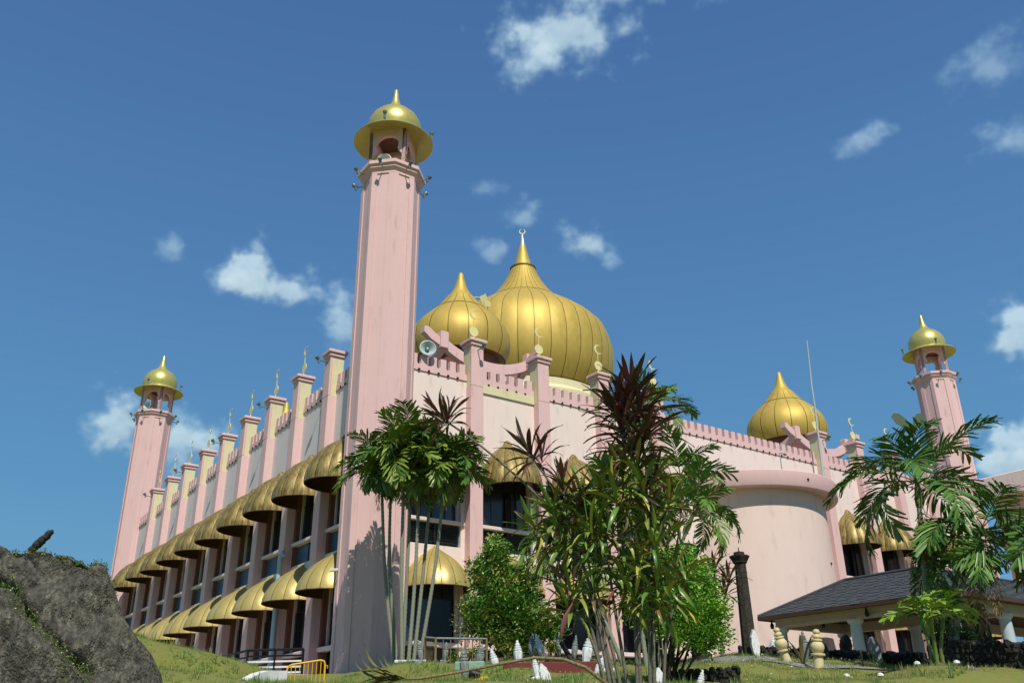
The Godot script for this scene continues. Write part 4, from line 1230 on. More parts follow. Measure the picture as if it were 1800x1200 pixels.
	for k in 9:
		s = MB.new()
		var a: Vector3 = c[0].lerp(c[1], (k + 0.7) / 9.4)
		s.tube([a - Vector3(0, 0.1, 0), Vector3(a.x, lerpf(top[0], top[1], k / 9.0) - 0.06, a.z)], [0.011, 0.011], 5)
		part("lattice_bar", s.mesh(), mat.dead_wood, o)

	# leaning log, dark lamp on a yellow box
	o = thing("log", "dark broken log leaning down to the right among the gravestones", "log")
	s = MB.new()
	s.tube([Vector3(-0.3, 2.2, 11.57), Vector3(-0.33, 1.95, 11.85), Vector3(-0.37, 1.62, 12.2)], [0.05, 0.065, 0.07], 8)
	part("wood", s.mesh(), mat.carved_dark, o)
	o = thing("box_lamp", "black lamp head on a yellow box at the lower edge, before the grey gravestone", "lamp", Vector3(-5.3, 0, 15.33))
	s = MB.new()
	s.cbox(Vector3(0.1, 0.93, 0.05), Vector3(0.24, 0.24, 0.2), 0.02, Basis(Vector3.UP, 0.3) * Basis(Vector3.BACK, 0.25))
	part("box", s.mesh(), mat.yellow_paint, o)
	s = MB.new()
	s.lathe([Vector2(0.0, 0.0), Vector2(0.085, 0.01), Vector2(0.095, 0.12), Vector2(0.095, 0.2), Vector2(0.08, 0.22), Vector2(0.0, 0.2)], 16, 0, TAU, Transform3D(along(Vector3(-0.75, 0.2, -0.5), Vector3.UP), Vector3(0.08, 1.08, 0.02)))
	part("head", s.mesh(), mat.black_metal, o)

	# tall dark columns
	o = thing("stone_column", "tall dark weathered stone column with a flared capital in front of the round bay", "column", Vector3(4.6, 0, 13.5))
	s = MB.new()
	s.lathe([Vector2(0.2, 1.6), Vector2(0.195, 2.2), Vector2(0.155, 4.28), Vector2(0.155, 4.34)], 8, 0, TAU, Transform3D(), true)
	part("shaft", s.mesh(), mat.old_stone, o)
	s = MB.new()
	s.lathe([Vector2(0.155, 4.34), Vector2(0.2, 4.37), Vector2(0.2, 4.4), Vector2(0.27, 4.52), Vector2(0.28, 4.56), Vector2(0.15, 4.575), Vector2(0.15, 4.66), Vector2(0.06, 4.68), Vector2(0.015, 4.7), Vector2(0.012, 4.8), Vector2(0.0, 4.8)], 8, 0, TAU, Transform3D(), true)
	part("capital", s.mesh(), mat.old_stone, o)
	o = copy_of(o, "dark stone column almost hidden by the bright green bush, only its capital showing", Vector3(2.98, 0.06, 13.2))
	o = thing("broken_column", "broken dark stone column stump standing on the wall near the pavilion", "column", Vector3(7.84, 0, 18.23))
	s = MB.new()
	s.lathe([Vector2(0.19, 1.7), Vector2(0.185, 2.3), Vector2(0.175, 2.82), Vector2(0.16, 2.92), Vector2(0.09, 2.95), Vector2(0.0, 2.93)], 9, 0, TAU, Transform3D(Basis(Vector3(0, 0, 1), 0.03), Vector3.ZERO), true)
	part("stump", s.mesh(), mat.old_stone, o)

	# rubble walls, stone by stone
	rubble_wall("low dark rubble wall of mossy stones behind the yellow stone posts", [Vector3(5.2, 1.9, 12.6), Vector3(6.9, 1.75, 13.9), Vector3(7.5, 1.6, 15.4), Vector3(7.7, 1.5, 16.6)], 0.46, 3, 34)
	rubble_wall("dark mossy rubble wall at the lower right corner, beside the young palm", [Vector3(6.3, 1.25, 17.6), Vector3(6.6, 1.15, 18.7), Vector3(6.8, 1.05, 19.8), Vector3(7.1, 0.95, 21.2)], 0.86, 6, 34)
	rubble_wall("small heap of dark rubble under the right side of the bright green bush", [Vector3(-2.7, 0.7, 17.8), Vector3(-2.2, 0.72, 18.2), Vector3(-1.7, 0.75, 18.6)], 0.46, 4, 9)
	# pale plank and strap
	o = thing("plank", "pale broken plank leaning on the dark wall", "plank", Vector3(5.95, 0, 15.95))
	s = MB.new()
	s.cbox(Vector3(0, 1.72, 0), Vector3(0.13, 0.5, 0.04), 0.008, Basis(Vector3.UP, 0.6) * Basis(Vector3.BACK, -0.7))
	part("board", s.mesh(), mat.dead_wood, o)
	# pebbles on the lawn
	for p in [[2.2, 18.9, "in front of the right yellow post"], [3.1, 19.2, "just left of the young palm roots"], [1.4, 18.4, "lowest one, nearest the rubble heap"], [4.4, 18.9, "just right of the young palm roots"], [2.9, 17.6, "close behind the concrete edging row"], [3.9, 19.6, "right in front of the young palm"]]:
		s = MB.new()
		s.lathe([Vector2(0.0, -0.03), Vector2(0.07, 0.0), Vector2(0.06, 0.04), Vector2(0.02, 0.06), Vector2(0.0, 0.06)], 7, 0, TAU, turned(p[0] * 100), true)
		var q := part("pebble", s.mesh(), mat.carved_white, self, pos(p[0], height(p[0], p[1]) + 0.05, p[1]))
		tag(q, "small white stone on the lawn, " + p[2], "stone", "white stones scattered on the lawn")


func rubble_wall(label: String, line: Array, tall: float, rows: int, per_row: int) -> void:
	var o := thing("rubble_wall", label, "wall")
	var total := 0.0
	for k in line.size() - 1: total += line[k].distance_to(line[k + 1])
	var core := MB.new()
	for k in line.size() - 1:
		var a: Vector3 = line[k]; var b: Vector3 = line[k + 1]
		var d := (b - a)
		core.box((a + b) / 2 + Vector3(0, tall * 0.5 - 0.1, 0), Vector3(0.3, tall * 0.92, d.length()), Basis(d.cross(Vector3.UP).normalized() * -1.0, Vector3.UP, Vector3(d.x, 0, d.z).normalized()))
	part("core", core.mesh(), mat.carved_dark, o)
	var kinds := []
	for k in 5:
		var s := MB.new()
		var r := RandomNumberGenerator.new()
		r.seed = k + 5
		s.cbox(Vector3.ZERO, Vector3(1.05, 1.05, 1.05), 0.27, Basis(Vector3(r.randf(), r.randf(), r.randf()).normalized(), r.randf_range(-0.25, 0.25)))
		for i in s.v.size(): s.v[i] += Vector3(sin(s.v[i].y * 5 + k), cos(s.v[i].z * 4 + k), sin(s.v[i].x * 6)) * 0.05
		kinds.append(s.mesh())
	for row in rows:
		for i in per_row:
			var t := (i + 0.5 * (row % 2) + 0.25 + rng.randf_range(-0.12, 0.12)) / per_row * total
			var k := 0
			while k < line.size() - 2 and t > line[k].distance_to(line[k + 1]):
				t -= line[k].distance_to(line[k + 1]); k += 1
			var a: Vector3 = line[k]; var b: Vector3 = line[k + 1]
			var d := (b - a).normalized()
			var p := a + d * t + Vector3(0, (row + 0.4) * tall / rows - 0.05, 0)
			var w := total / per_row * rng.randf_range(0.7, 1.35)
			var bas := Basis(d.cross(Vector3.UP).normalized() * -1.0, Vector3.UP, Vector3(d.x, 0, d.z).normalized())
			part("stone", kinds[(i * 3 + row) % 5], mat.old_stone_mossy if rng.randf() < 0.4 else mat.old_stone if rng.randf() < 0.4 else mat.carved_dark, o, Transform3D(bas * Basis(Vector3(rng.randf_range(-1, 1), rng.randf_range(-1, 1), rng.randf_range(-1, 1)).normalized(), rng.randf_range(-0.35, 0.35)) * Basis.from_scale(Vector3(0.4 * rng.randf_range(0.85, 1.3), tall / rows * rng.randf_range(0.75, 1.35), w)), p))


func build_near_things() -> void:
	# yellow crowd barrier
	var o := thing("crowd_barrier", "yellow tubular crowd barrier standing by the white kerb wall", "barrier")
	var a := Vector3(-6.95, 0.55, 10.03)
	var b := Vector3(-6.18, 0.68, 10.35)
	var s := MB.new()
	var ut := Vector3(0, 1.0, 0)
	var e := (b - a).normalized()
	s.tube([a + ut * 0.1, a + ut * 0.9, a + ut * 0.97 + e * 0.03, a + ut + e * 0.1, b + ut - e * 0.1, b + ut * 0.97 - e * 0.03, b + ut * 0.9, b + ut * 0.1], [0.022, 0.022, 0.022, 0.022, 0.022, 0.022, 0.022, 0.022], 8)
	part("frame", s.mesh(), mat.yellow_paint, o)
	s = MB.new()
	s.tube([a + ut * 0.15, b + ut * 0.15], [0.018, 0.018], 8)
	part("lower_rail", s.mesh(), mat.yellow_paint, o)
	for k in 8:
		s = MB.new()
		var p := a.lerp(b, (k + 1) / 9.0)
		s.tube([p + ut * 0.16, p + ut * 0.99], [0.01, 0.01], 6)
		part("bar", s.mesh(), mat.yellow_paint, o)
	s = MB.new()
	s.tube([b + ut * 0.86, b + ut * 0.86 + e * 0.06, b + ut * 0.8 + e * 0.06], [0.012, 0.012, 0.012], 6)
	part("hook", s.mesh(), mat.yellow_paint, o)
	for q in [a, b]:
		s = MB.new()
		s.box(q + Vector3(0, 0.06, 0), Vector3(0.05, 0.04, 0.5), Basis(Vector3.UP, atan2(e.x, e.z) + PI / 2))
		part("foot", s.mesh(), mat.yellow_paint, o)
	# white kerb wall climbing to the lawn
	o = thing("kerb_wall", "low white painted kerb wall curving up to the yellow barrier", "wall")
	s = MB.new()
	var line := [Vector3(-9.2, 0.82, 12.2), Vector3(-8.54, 1.09, 11.5), Vector3(-8.07, 1.29, 11.14), Vector3(-7.8, 1.36, 10.96), Vector3(-7.51, 1.37, 10.82), Vector3(-7.3, 1.38, 10.76)]
	for k in line.size() - 1:
		var p: Vector3 = line[k]; var q: Vector3 = line[k + 1]
		var out := Vector3(q.x - p.x, 0, q.z - p.z).normalized().cross(Vector3.UP) * 0.11
		var dn := Vector3(0, -0.9, 0)
		s.quad(p - out, p + out, q + out, q - out)
		s.quad(p + out + dn, q + out + dn, q + out, p + out)
		s.quad(q - out + dn, p - out + dn, p - out, q - out)
		if k == line.size() - 2: s.quad(q + out + dn, q - out + dn, q - out, q + out)
		if k == 0: s.quad(p - out + dn, p + out + dn, p + out, p - out)
	part("wall", s.mesh(), mat.white_paint, o)
	# black railing along a ramp by the long side
	o = thing("ramp_railing", "black metal railing with white boards on the ramp beside the mosque's long side", "railing")
	var rl := [Vector3(-3.4, 2.05, -9.0), Vector3(-3.3, 2.1, -3.0), Vector3(-1.8, 2.1, -1.5)]
	for k in 2:
		var p: Vector3 = rl[k]; var q: Vector3 = rl[k + 1]
		var n := maxi(2, int(p.distance_to(q) / 1.1))
		for i in n + 1:
			if k == 1 and i == 0: continue
			s = MB.new()
			var c := p.lerp(q, float(i) / n)
			s.box(c + Vector3(0, 0.42, 0), Vector3(0.07, 0.95, 0.07))
			part("post", s.mesh(), mat.black_metal, o)
		s = MB.new()
		s.tube([p + Vector3(0, 0.9, 0), q + Vector3(0, 0.9, 0)], [0.045, 0.045], 8)
		part("handrail", s.mesh(), mat.black_metal, o)
		for h in 4:
			s = MB.new()
			var d := (q - p)
			s.box((p + q) / 2 + Vector3(0, 0.12 + 0.19 * h, 0), Vector3(0.03, 0.06, d.length()), Basis(Vector3.UP, atan2(d.x, d.z)))
			part("rail", s.mesh(), mat.white_paint if h < 3 else mat.black_metal, o)
	# aerial
	o = thing("aerial_mast", "thin tall pale aerial mast rising from the round bay roof beside the far dome", "antenna", Vector3(26.6, 0, 1.2))
	s = MB.new()
	s.tube([Vector3(0.1, 11.6, -0.2), Vector3(0.25, 17.0, -0.1)], [0.06, 0.055], 8)
	part("mast", s.mesh(), mat.horn_white, o)
	s = MB.new()
	s.tube([Vector3(0.25, 17.0, -0.1), Vector3(0.27, 18.4, -0.1), Vector3(0.35, 21.2, 0)], [0.045, 0.05, 0.03], 6)
	part("whip", s.mesh(), mat.horn_white, o)
	s = MB.new()
	s.tube([Vector3(0.85, 11.6, -0.6), Vector3(0.9, 13.6, -0.6)], [0.03, 0.02], 6)
	part("stay_pole", s.mesh(), mat.horn_white, o)


func build_boulder() -> void:
	var o := thing("boulder", "big grey weathered boulder with a mossy diagonal crack at the left edge", "rock")
	var R := Vector3(0.8187, 0, 0.5742)
	var F := Vector3(0.5777, 0, -0.8163)
	var P0 := Vector3(-13.13, 0, 20.66)
	var prof := [[-4.5, 1.3], [-3.2, 1.85], [-2.0, 2.0], [-1.2, 1.95], [-0.92, 1.92], [-0.5, 1.90], [-0.25, 1.85], [-0.12, 1.76], [0.0, 1.56], [0.14, 1.3], [0.33, 1.08], [0.46, 0.97], [0.57, 0.82], [0.66, 0.55], [0.72, 0.15], [0.75, -0.5]]
	var f := FastNoiseLite.new()
	f.seed = 14; f.frequency = 1.3; f.fractal_octaves = 5; f.fractal_gain = 0.52
	var g := FastNoiseLite.new()
	g.seed = 15; g.frequency = 0.9; g.noise_type = FastNoiseLite.TYPE_CELLULAR; g.cellular_return_type = FastNoiseLite.RETURN_DISTANCE2_SUB
	var crack := [Vector2(-1.4, 1.66), Vector2(-0.95, 1.52), Vector2(-0.8, 1.38), Vector2(-0.72, 1.28), Vector2(-0.4, 1.04), Vector2(-0.1, 0.84), Vector2(0.08, 0.7)]
	var na := 210
	var nt := 150
	var pts := []
	var moss_at := []
	var perch := -9.0
	for i in na + 1:
		var a := lerpf(-4.0, 0.75, pow(float(i) / na, 0.7))
		var H := 0.9
		for k in prof.size() - 1:
			if a >= prof[k][0] and a <= prof[k + 1][0]:
				H = lerpf(prof[k][1], prof[k + 1][1], (a - prof[k][0]) / (prof[k + 1][0] - prof[k][0]))
		var cs := [Vector2(1.9, -0.9), Vector2(1.7, 0.55 * H), Vector2(1.2, H * 0.96), Vector2(0.5, H), Vector2(0.06, H), Vector2(-0.06, H - 0.05), Vector2(-0.3, H * 0.76), Vector2(-0.62, H * 0.45), Vector2(-0.85, H * 0.16), Vector2(-1.1, -0.6), Vector2(-1.2, -1.2)]
		var row := []
		for j in nt + 1:
			var t := float(j) / nt * (cs.size() - 1)
			var k := mini(int(t), cs.size() - 2)
			var c: Vector2 = cs[k].lerp(cs[k + 1], t - k)
			var p := P0 + R * (a - maxf(c.x, 0.0) * 0.5) + F * c.x + Vector3(0, c.y, 0)
			var nd := Vector3.UP.lerp(Vector3(-F.x, 0.5, -F.z).normalized(), smoothstep(2.6, 5.6, t)).normalized()
			var d := f.get_noise_3dv(p * 1.0) * 0.2 + f.get_noise_3dv(p * 4.5) * 0.055 + (g.get_noise_3dv(p) - 0.3) * 0.2
			if k >= 4:
				var near := 9.0
				var side := 0.0
				for q in crack.size() - 1:
					var u: Vector2 = crack[q]; var w: Vector2 = crack[q + 1]
					var m := Vector2(a, p.y)
					var tt := clampf((m - u).dot(w - u) / (w - u).length_squared(), 0, 1)
					var cl := u.lerp(w, tt)
					if m.distance_to(cl) < near:
						near = m.distance_to(cl); side = (w - u).cross(m - u)
				var fade := smoothstep(4.6, 5.6, t)
				d -= fade * 0.16 * exp(-pow(near / 0.04, 2.0))
				if side < 0: d += fade * 0.12 * exp(-near * 1.6)
				if near < 0.05 and rng.randf() < 0.7: moss_at.append(p + nd * (d + 0.05))
			elif j % 3 == 0 and k >= 3 and a > -1.1 and rng.randf() < 0.1: moss_at.append(p + nd * d)
			if k == 4 and a > -1.1 and a < 0.05 and rng.randf() < 0.10 + 0.25 * maxf(0, f.get_noise_1d(a * 5)): moss_at.append(p + nd * (d + 0.01))
			if k >= 7 and p.y < 0.72 and p.y > 0.2 and a > -0.1 and rng.randf() < 0.3: moss_at.append(p + nd * (d + 0.02))
			row.append(p + nd * d)
			if Vector2(row[-1].x + 13.81, row[-1].z - 20.0).length() < 0.09: perch = maxf(perch, row[-1].y)
		pts.append(row)
	var s := MB.new()
	for i in na + 1:
		for j in nt + 1:
			var u: Vector3 = pts[mini(i + 1, na)][j] - pts[maxi(i - 1, 0)][j]
			var w: Vector3 = pts[i][mini(j + 1, nt)] - pts[i][maxi(j - 1, 0)]
			s.vert(pts[i][j], u.cross(w).normalized())
	for i in na:
		for j in nt:
			var q := i * (nt + 1) + j
			s.idx.append_array(PackedInt32Array([q, q + 1, q + nt + 2, q, q + nt + 2, q + nt + 1]))
	part("rock", s.mesh(), mat.boulder, o)
	# ferns and moss in the crack and along the top
	var lf := leaf_diamond()
	var xfs := []; var cols := []
	for p in moss_at:
		for k in 6:
			var h := rng.randf_range(0.011, 0.026)
			xfs.append(Transform3D(along(Vector3(rng.randf_range(-1, 1), rng.randf_range(0.1, 1), rng.randf_range(-1, 1)) + Vector3(-0.3, 0, 0.6), Vector3(rng.randf_range(-1, 1), 0.2, rng.randf_range(-1, 1))).scaled(Vector3(h, h, h)), p + Vector3(rng.randf_range(-0.025, 0.025), rng.randf_range(-0.02, 0.03), rng.randf_range(-0.025, 0.025))))
			cols.append(Color(0.06, 0.15, 0.015).lerp(Color(0.22, 0.24, 0.05), pow(rng.randf(), 1.5)))
	multi("moss", lf, mat.bush_leaf, xfs, cols, o)
	# weathered stump of carved stone stuck on top
	var st := thing("stone_stump", "small dark weathered carved stump leaning to the right on top of the boulder", "stump", Vector3(-13.81, perch, 20.0))
	s = MB.new()
	var up := Vector3(0.54, 0.78, 0.38).normalized()
	var sp := []; var sr := []
	for k in 16:
		sp.append(up * (k * 0.021 - 0.03) + Vector3(sin(k * 1.9), 0, cos(k * 2.3)) * 0.006)
		sr.append([0.016, 0.028, 0.034, 0.039, 0.042, 0.044, 0.046, 0.043, 0.046, 0.042, 0.04, 0.035, 0.04, 0.037, 0.028, 0.012][k])
	s.tube(sp, sr, 9)
	for k in s.v.size(): s.v[k] += s.n[k] * f.get_noise_3dv(s.v[k] * 18.0) * 0.016
	part("stump", s.mesh(), mat.carved_dark, st)


# ------------------------------------------------------------------ plants
func leaf_diamond() -> ArrayMesh:
	# a small leaf along y, folded a little on its midrib
	var s := MB.new()
	var b := Vector3(0, 0, 0); var m := Vector3(0, 0.5, -0.08); var t := Vector3(0, 1.05, 0.1)
	for sx in [-1.0, 1.0]:
		var e := Vector3(0.26 * sx, 0.38, 0.05); var e2 := Vector3(0.2 * sx, 0.74, 0.05)
		if sx > 0:
			s.tri(b, e, m); s.quad(m, e, e2, t)
		else:
			s.tri(b, m, e); s.quad(m, t, e2, e)
	return s.mesh()


# a pinnate frond growing along +y and arching over towards +z
func frond_mesh(length: float, pairs: int, leaf: float, wide: float, arch: float, sd: int, hue: Color, hue2: Color, twist := 0.0) -> ArrayMesh:
	var r := RandomNumberGenerator.new()
	r.seed = sd
	var s := MB.new()
	var n := 24
	var pts := []; var tan := []; var rad := []
	var p := Vector3.ZERO
	for k in n + 1:
		var u := float(k) / n
		var a := deg_to_rad(arch) * pow(u, 1.25)
		var d := Vector3(sin(twist) * u * 0.3, cos(a), sin(a)).normalized()
		pts.append(p); tan.append(d); rad.append(lerpf(0.018, 0.003, u))
		p += d * length / n
	s.col = hue.lerp(Color(0.2, 0.22, 0.06), 0.5)
	s.tube(pts, rad, 5, false)
	for i in pairs:
		var u := 0.2 + 0.8 * (i + 0.5) / pairs
		var k := clampi(int(u * n), 0, n)
		var o: Vector3 = pts[k]
		var T: Vector3 = tan[k]
		var N := T.cross(Vector3.RIGHT).normalized() * -1.0       # upper side of the frond
		if N.y < 0 and T.z < 0.2: N = -N
		var up := Vector3.RIGHT.cross(T).normalized() * -1.0
		for sx in [-1.0, 1.0]:
			var ll := leaf * (0.55 + 0.6 * sin(PI * clampf(u * 0.92 + 0.06, 0, 1))) * r.randf_range(0.85, 1.1)
			var sweep := lerpf(1.15, 0.45, u) + r.randf_range(-0.1, 0.1)
			var d := (Vector3(sx, 0, 0) * sin(sweep) + T * cos(sweep) + up * r.randf_range(0.05, 0.35)).normalized()
			var w := wide * r.randf_range(0.75, 1.2) * (1.5 if i == pairs - 1 else 1.0)
			var side := (T - d * T.dot(d)).normalized()
			side = (side + up * r.randf_range(-0.25, 0.45)).normalized()
			s.col = hue.lerp(hue2, r.randf() * 0.8)
			var drop := Vector3(0, 0, 0)
			if r.randf() < 0.05: continue
			d = (d + T * r.randf_range(-0.16, 0.16) + up * r.randf_range(-0.12, 0.1)).normalized()
			var sag := -up * ll * r.randf_range(0.06, 0.42)
			var q := [o, o + d * ll * 0.3, o + d * ll * 0.68 + sag * 0.35, o + d * ll + sag]
			var ww := [0.18, 0.85, 1.0, 0.6]
			var nn := side.cross(d).normalized()
			if nn.dot(up) < 0: nn = -nn
			var fold := nn * w * 0.16
			var ids := []
			for m in 4:
				var hw: float = w * ww[m] * 0.5
				ids.append([s.vert(q[m] - side * hw + fold, (nn - side * 0.35).normalized()), s.vert(q[m], nn), s.vert(q[m] + side * hw + fold, (nn + side * 0.35).normalized())])
			# ragged, bitten-off tip
			ids.append([s.vert(q[3] - side * w * 0.34 + d * ll * r.randf_range(0.02, 0.12) + fold, nn), s.vert(q[3] + d * ll * 0.02, nn), s.vert(q[3] + side * w * 0.34 + d * ll * r.randf_range(0.0, 0.1) + fold, nn)])
			for m in 4:
				for h in 2:
					var a: int = ids[m][h]; var b: int = ids[m][h + 1]; var c: int = ids[m + 1][h + 1]; var e: int = ids[m + 1][h]
					s.idx.append_array(PackedInt32Array([a, b, c, a, c, e]))
	return s.mesh()


func crown(root: Node, at: Vector3, lean: Vector3, kinds: Array, count: int, size: float, low := 82.0, spin := 0.0, first := 0) -> void:
	for i in range(first, count):
		var yaw := spin + i * 2.39996 + rng.randf_range(-0.25, 0.25)
		var t := (i + 0.5) / count
		var tilt := deg_to_rad(lerpf(8.0, low, pow(t, 0.8)) + rng.randf_range(-6, 6))
		var out := Vector3(cos(yaw), 0, sin(yaw))
		var d := (Vector3.UP * cos(tilt) + out * sin(tilt) + lean * 0.35).normalized()
		var b := along(d, out - Vector3.UP * 0.6) * Basis(Vector3.UP, rng.randf_range(-0.5, 0.5))
		var k := size * rng.randf_range(0.85, 1.12)
		part("frond", kinds[(i * 2 + int(rng.randf() * 3)) % kinds.size()], mat.palm_leaf, root, Transform3D(b.scaled(Vector3(k, k, k)), at + d * 0.05))


func trunk(root: Node, pts: Array, r0: float, r1: float, m: Material, shaft_len: float) -> Vector3:
	var c := Curve3D.new()
	for k in pts.size():
		var d: Vector3 = (pts[mini(k + 1, pts.size() - 1)] - pts[maxi(k - 1, 0)]) * 0.17
		c.add_point(pts[k], -d, d)
	var line := []; var rad := []
	var total := c.get_baked_length()
	var n := int(total / 0.045)
	for k in n + 1:
		line.append(c.sample_baked(total * k / n)); rad.append(lerpf(r0, r1, float(k) / n) * (1.13 if k % 3 == 0 else 0.97))
	rad[0] *= 1.35
	var s := MB.new()
	s.tube(line, rad, 9)
	part("trunk", s.mesh(), m, root)
	var d: Vector3 = (line[n] - line[n - 1]).normalized()
	if shaft_len > 0:
		s = MB.new()
		s.tube([line[n] - d * 0.02, line[n] + d * shaft_len * 0.2, line[n] + d * shaft_len * 0.7, line[n] + d * shaft_len], [r1 * 1.25, r1 * 1.6, r1 * 1.25, r1 * 0.6], 9)
		part("crownshaft", s.mesh(), mat.crownshaft, root)
	return line[n] + d * shaft_len * 0.9


func withered(root: Node, at: Vector3, count: int, size: float) -> void:
	if not shared.has("withered"):
		shared.withered = frond_mesh(1.3, 14, 0.4, 0.035, 40.0, 200, Color(0.24, 0.15, 0.07), Color(0.36, 0.27, 0.13))
	for k in count:
		var a := rng.randf() * TAU
		var d := Vector3(cos(a) * 0.35, -1.0, sin(a) * 0.35).normalized()
		part("dry_frond", shared.withered, mat.dry_leaf, root, Transform3D(along(d, Vector3(cos(a), 0.2, sin(a)) * -1.0).scaled(Vector3(size * 0.6, size, size * 0.6)), at))


func build_palms() -> void:
	var dark := Color(0.055, 0.15, 0.022); var mid := Color(0.10, 0.22, 0.03); var gold := Color(0.26, 0.30, 0.04)
	var fine := []
	for k in 5: fine.append(frond_mesh(1.45, 24, 0.48, 0.062, [55.0, 80.0, 100.0, 118.0, 70.0][k], 20 + k, dark if k % 2 else mid, mid if k % 2 else gold, rng.randf_range(-1, 1)))
	var yellow := [frond_mesh(1.35, 22, 0.46, 0.062, 95, 31, mid, Color(0.32, 0.33, 0.06)), fine[2]]

	var o := thing("palm_clump", "clump of seven slender pale palm trunks with feathery crowns before the near minaret", "palm")
	var stems := [
		[Vector3(-1.17, 1.9, 4.35), Vector3(-1.56, 4.8, 4.14), Vector3(-1.79, 7.9, 4.02)], [Vector3(-1.1, 1.9, 4.37), Vector3(-1.44, 5.16, 4.18), Vector3(-1.5, 8, 4.15)],
		[Vector3(-1.58, 1.80, 5.55), Vector3(-1.69, 4.60, 5.48), Vector3(-1.74, 7.94, 5.46)], [Vector3(-1.42, 1.80, 5.23), Vector3(-1.36, 5.39, 5.24), Vector3(-1.35, 8.41, 5.23)],
		[Vector3(-1.45, 1.80, 5.64), Vector3(-1.33, 4.38, 5.68), Vector3(-1.28, 7.37, 5.70)], [Vector3(-1.15, 1.80, 5.40), Vector3(-0.93, 4.67, 5.47), Vector3(-0.75, 7.75, 5.56)],
		[Vector3(-1.17, 1.80, 5.74), Vector3(-0.80, 4.82, 5.98), Vector3(-0.60, 7.65, 6.12)]]
	var kk := 0
	for st in stems:
		var e := trunk(o, st, 0.064, 0.045, mat.palm_trunk, 0.55)
		var lean: Vector3 = [Vector3(-0.8, 0, -0.2), Vector3(-0.4, 0, 0.3), Vector3(-0.2, 0.3, 0), Vector3(0, 0.5, 0), Vector3(0, 0, 0.4), Vector3(0.4, 0, 0), Vector3(0.8, 0, 0.3)][kk]
		crown(o, e, lean, fine if kk % 3 != 1 else [fine[0], fine[2], yellow[0], fine[3]], 15, 1.1, 108.0, kk * 1.3)
		withered(o, e - Vector3(0, 0.45, 0), 1, 0.75)
		kk += 1
	# the flower stalks hanging under the crowns
	for p in [Vector3(-0.9, 7.2, 5.7), Vector3(-1.5, 7.3, 5.6), Vector3(-1.6, 7.7, 4.1)]:
		var s := MB.new()
		s.col = Color(0.16, 0.15, 0.05)
		for k in 26:
			var a := k * 2.4
			var e := Vector3(cos(a) * rng.randf_range(0.1, 0.35), -rng.randf_range(0.25, 0.6), sin(a) * rng.randf_range(0.1, 0.35))
			s.tube([p, p + Vector3(e.x, -0.05, e.z), p + e], [0.012, 0.012, 0.008], 4, false)
		part("flower_stalk", s.mesh(), mat.dry_leaf, o)

	o = thing("palm_clump", "feathery green palm clump behind the dark-leaved plant, against the pink wall", "palm")
	var broad := []
	for k in 4: broad.append(frond_mesh(1.75, 26, 0.52, 0.066, [50.0, 75.0, 98.0, 115.0][k], 50 + k, mid, Color(0.16, 0.27, 0.05), rng.randf_range(-1, 1)))
	for st in [[Vector3(0.67, 1.4, 13.87), Vector3(0.87, 4.5, 14.07), Vector3(0.97, 7.5, 14.07), Vector3(0.4, 0.5, 0)], [Vector3(0.77, 1.4, 13.97), Vector3(1.12, 4.2, 14.17), Vector3(1.37, 5.7, 14.47), Vector3(0.9, 0, 0.4)], [Vector3(0.57, 1.4, 13.77), Vector3(0.47, 3.6, 13.67), Vector3(0.42, 5.4, 13.67), Vector3(-0.6, 0, -0.4)], [Vector3(0.72, 1.4, 14.07), Vector3(0.87, 3.6, 14.57), Vector3(1.07, 4.6, 14.97), Vector3(0.5, 0, 0.8)], [Vector3(0.27, 1.4, 13.37), Vector3(-0.23, 3, 12.97), Vector3(-0.68, 4, 12.67), Vector3(-1, 0.1, -0.5)]]:
		var e := trunk(o, [st[0], st[1], st[2]], 0.06, 0.042, mat.palm_trunk, 0.5)
		crown(o, e, st[3], broad, 13, 0.8, 108.0, kk * 0.9)
		withered(o, e - Vector3(0, 0.4, 0), 1, 0.8)
		kk += 1

	o = thing("palm_clump", "tall dark green palm with drooping fronds and a yellow fruit bunch before the pavilion", "palm")
	var big := []
	for k in 5: big.append(frond_mesh(2.5, 30, 0.7, 0.075, [45.0, 80.0, 105.0, 125.0, 92.0][k], 70 + k, Color(0.045, 0.14, 0.025), Color(0.13, 0.25, 0.04), rng.randf_range(-1, 1)))
	for st in [[Vector3(6.3, 1.3, 17.6), Vector3(6.42, 3.6, 17.8), Vector3(6.5, 5.3, 17.95), Vector3(-0.15, 0.3, -0.1)], [Vector3(6.5, 1.3, 18.0), Vector3(6.8, 3.0, 18.35), Vector3(6.98, 4.0, 18.8), Vector3(0.5, -0.1, 0.45)], [Vector3(6.55, 1.3, 17.9), Vector3(6.75, 3.0, 18.2), Vector3(6.9, 3.6, 18.4), Vector3(0.2, 0.2, 0.2)]]:
		var e := trunk(o, [st[0], st[1], st[2]], 0.085, 0.06, mat.palm_trunk, 0.7)
		crown(o, e, st[3], big, 15 if kk < 13 else 14, 0.92 if kk < 14 else 0.74, 108.0, kk * 0.7, 0 if kk == 12 else 4)
		withered(o, e - Vector3(0, 0.5, 0), 2, 1.1)
		kk += 1
	var s := MB.new()
	for k in 70:
		var p := Vector3(6.42, 4.6, 17.95) + Vector3(rng.randf_range(-0.2, 0.2), rng.randf_range(-0.75, 0.3), rng.randf_range(-0.2, 0.2))
		s.lathe([Vector2(0, -0.035), Vector2(0.03, 0.0), Vector2(0, 0.035)], 6, 0, TAU, Transform3D(Basis(), p), true)
		s.tube([Vector3(6.47, 5.05, 17.95), p], [0.006, 0.005], 4, false)
	part("fruit_bunch", s.mesh(), mat.fruit, o)
	# the youngest leaf, still a pair of broad wedges
	s = MB.new()
	s.col = Color(0.014, 0.055, 0.009)
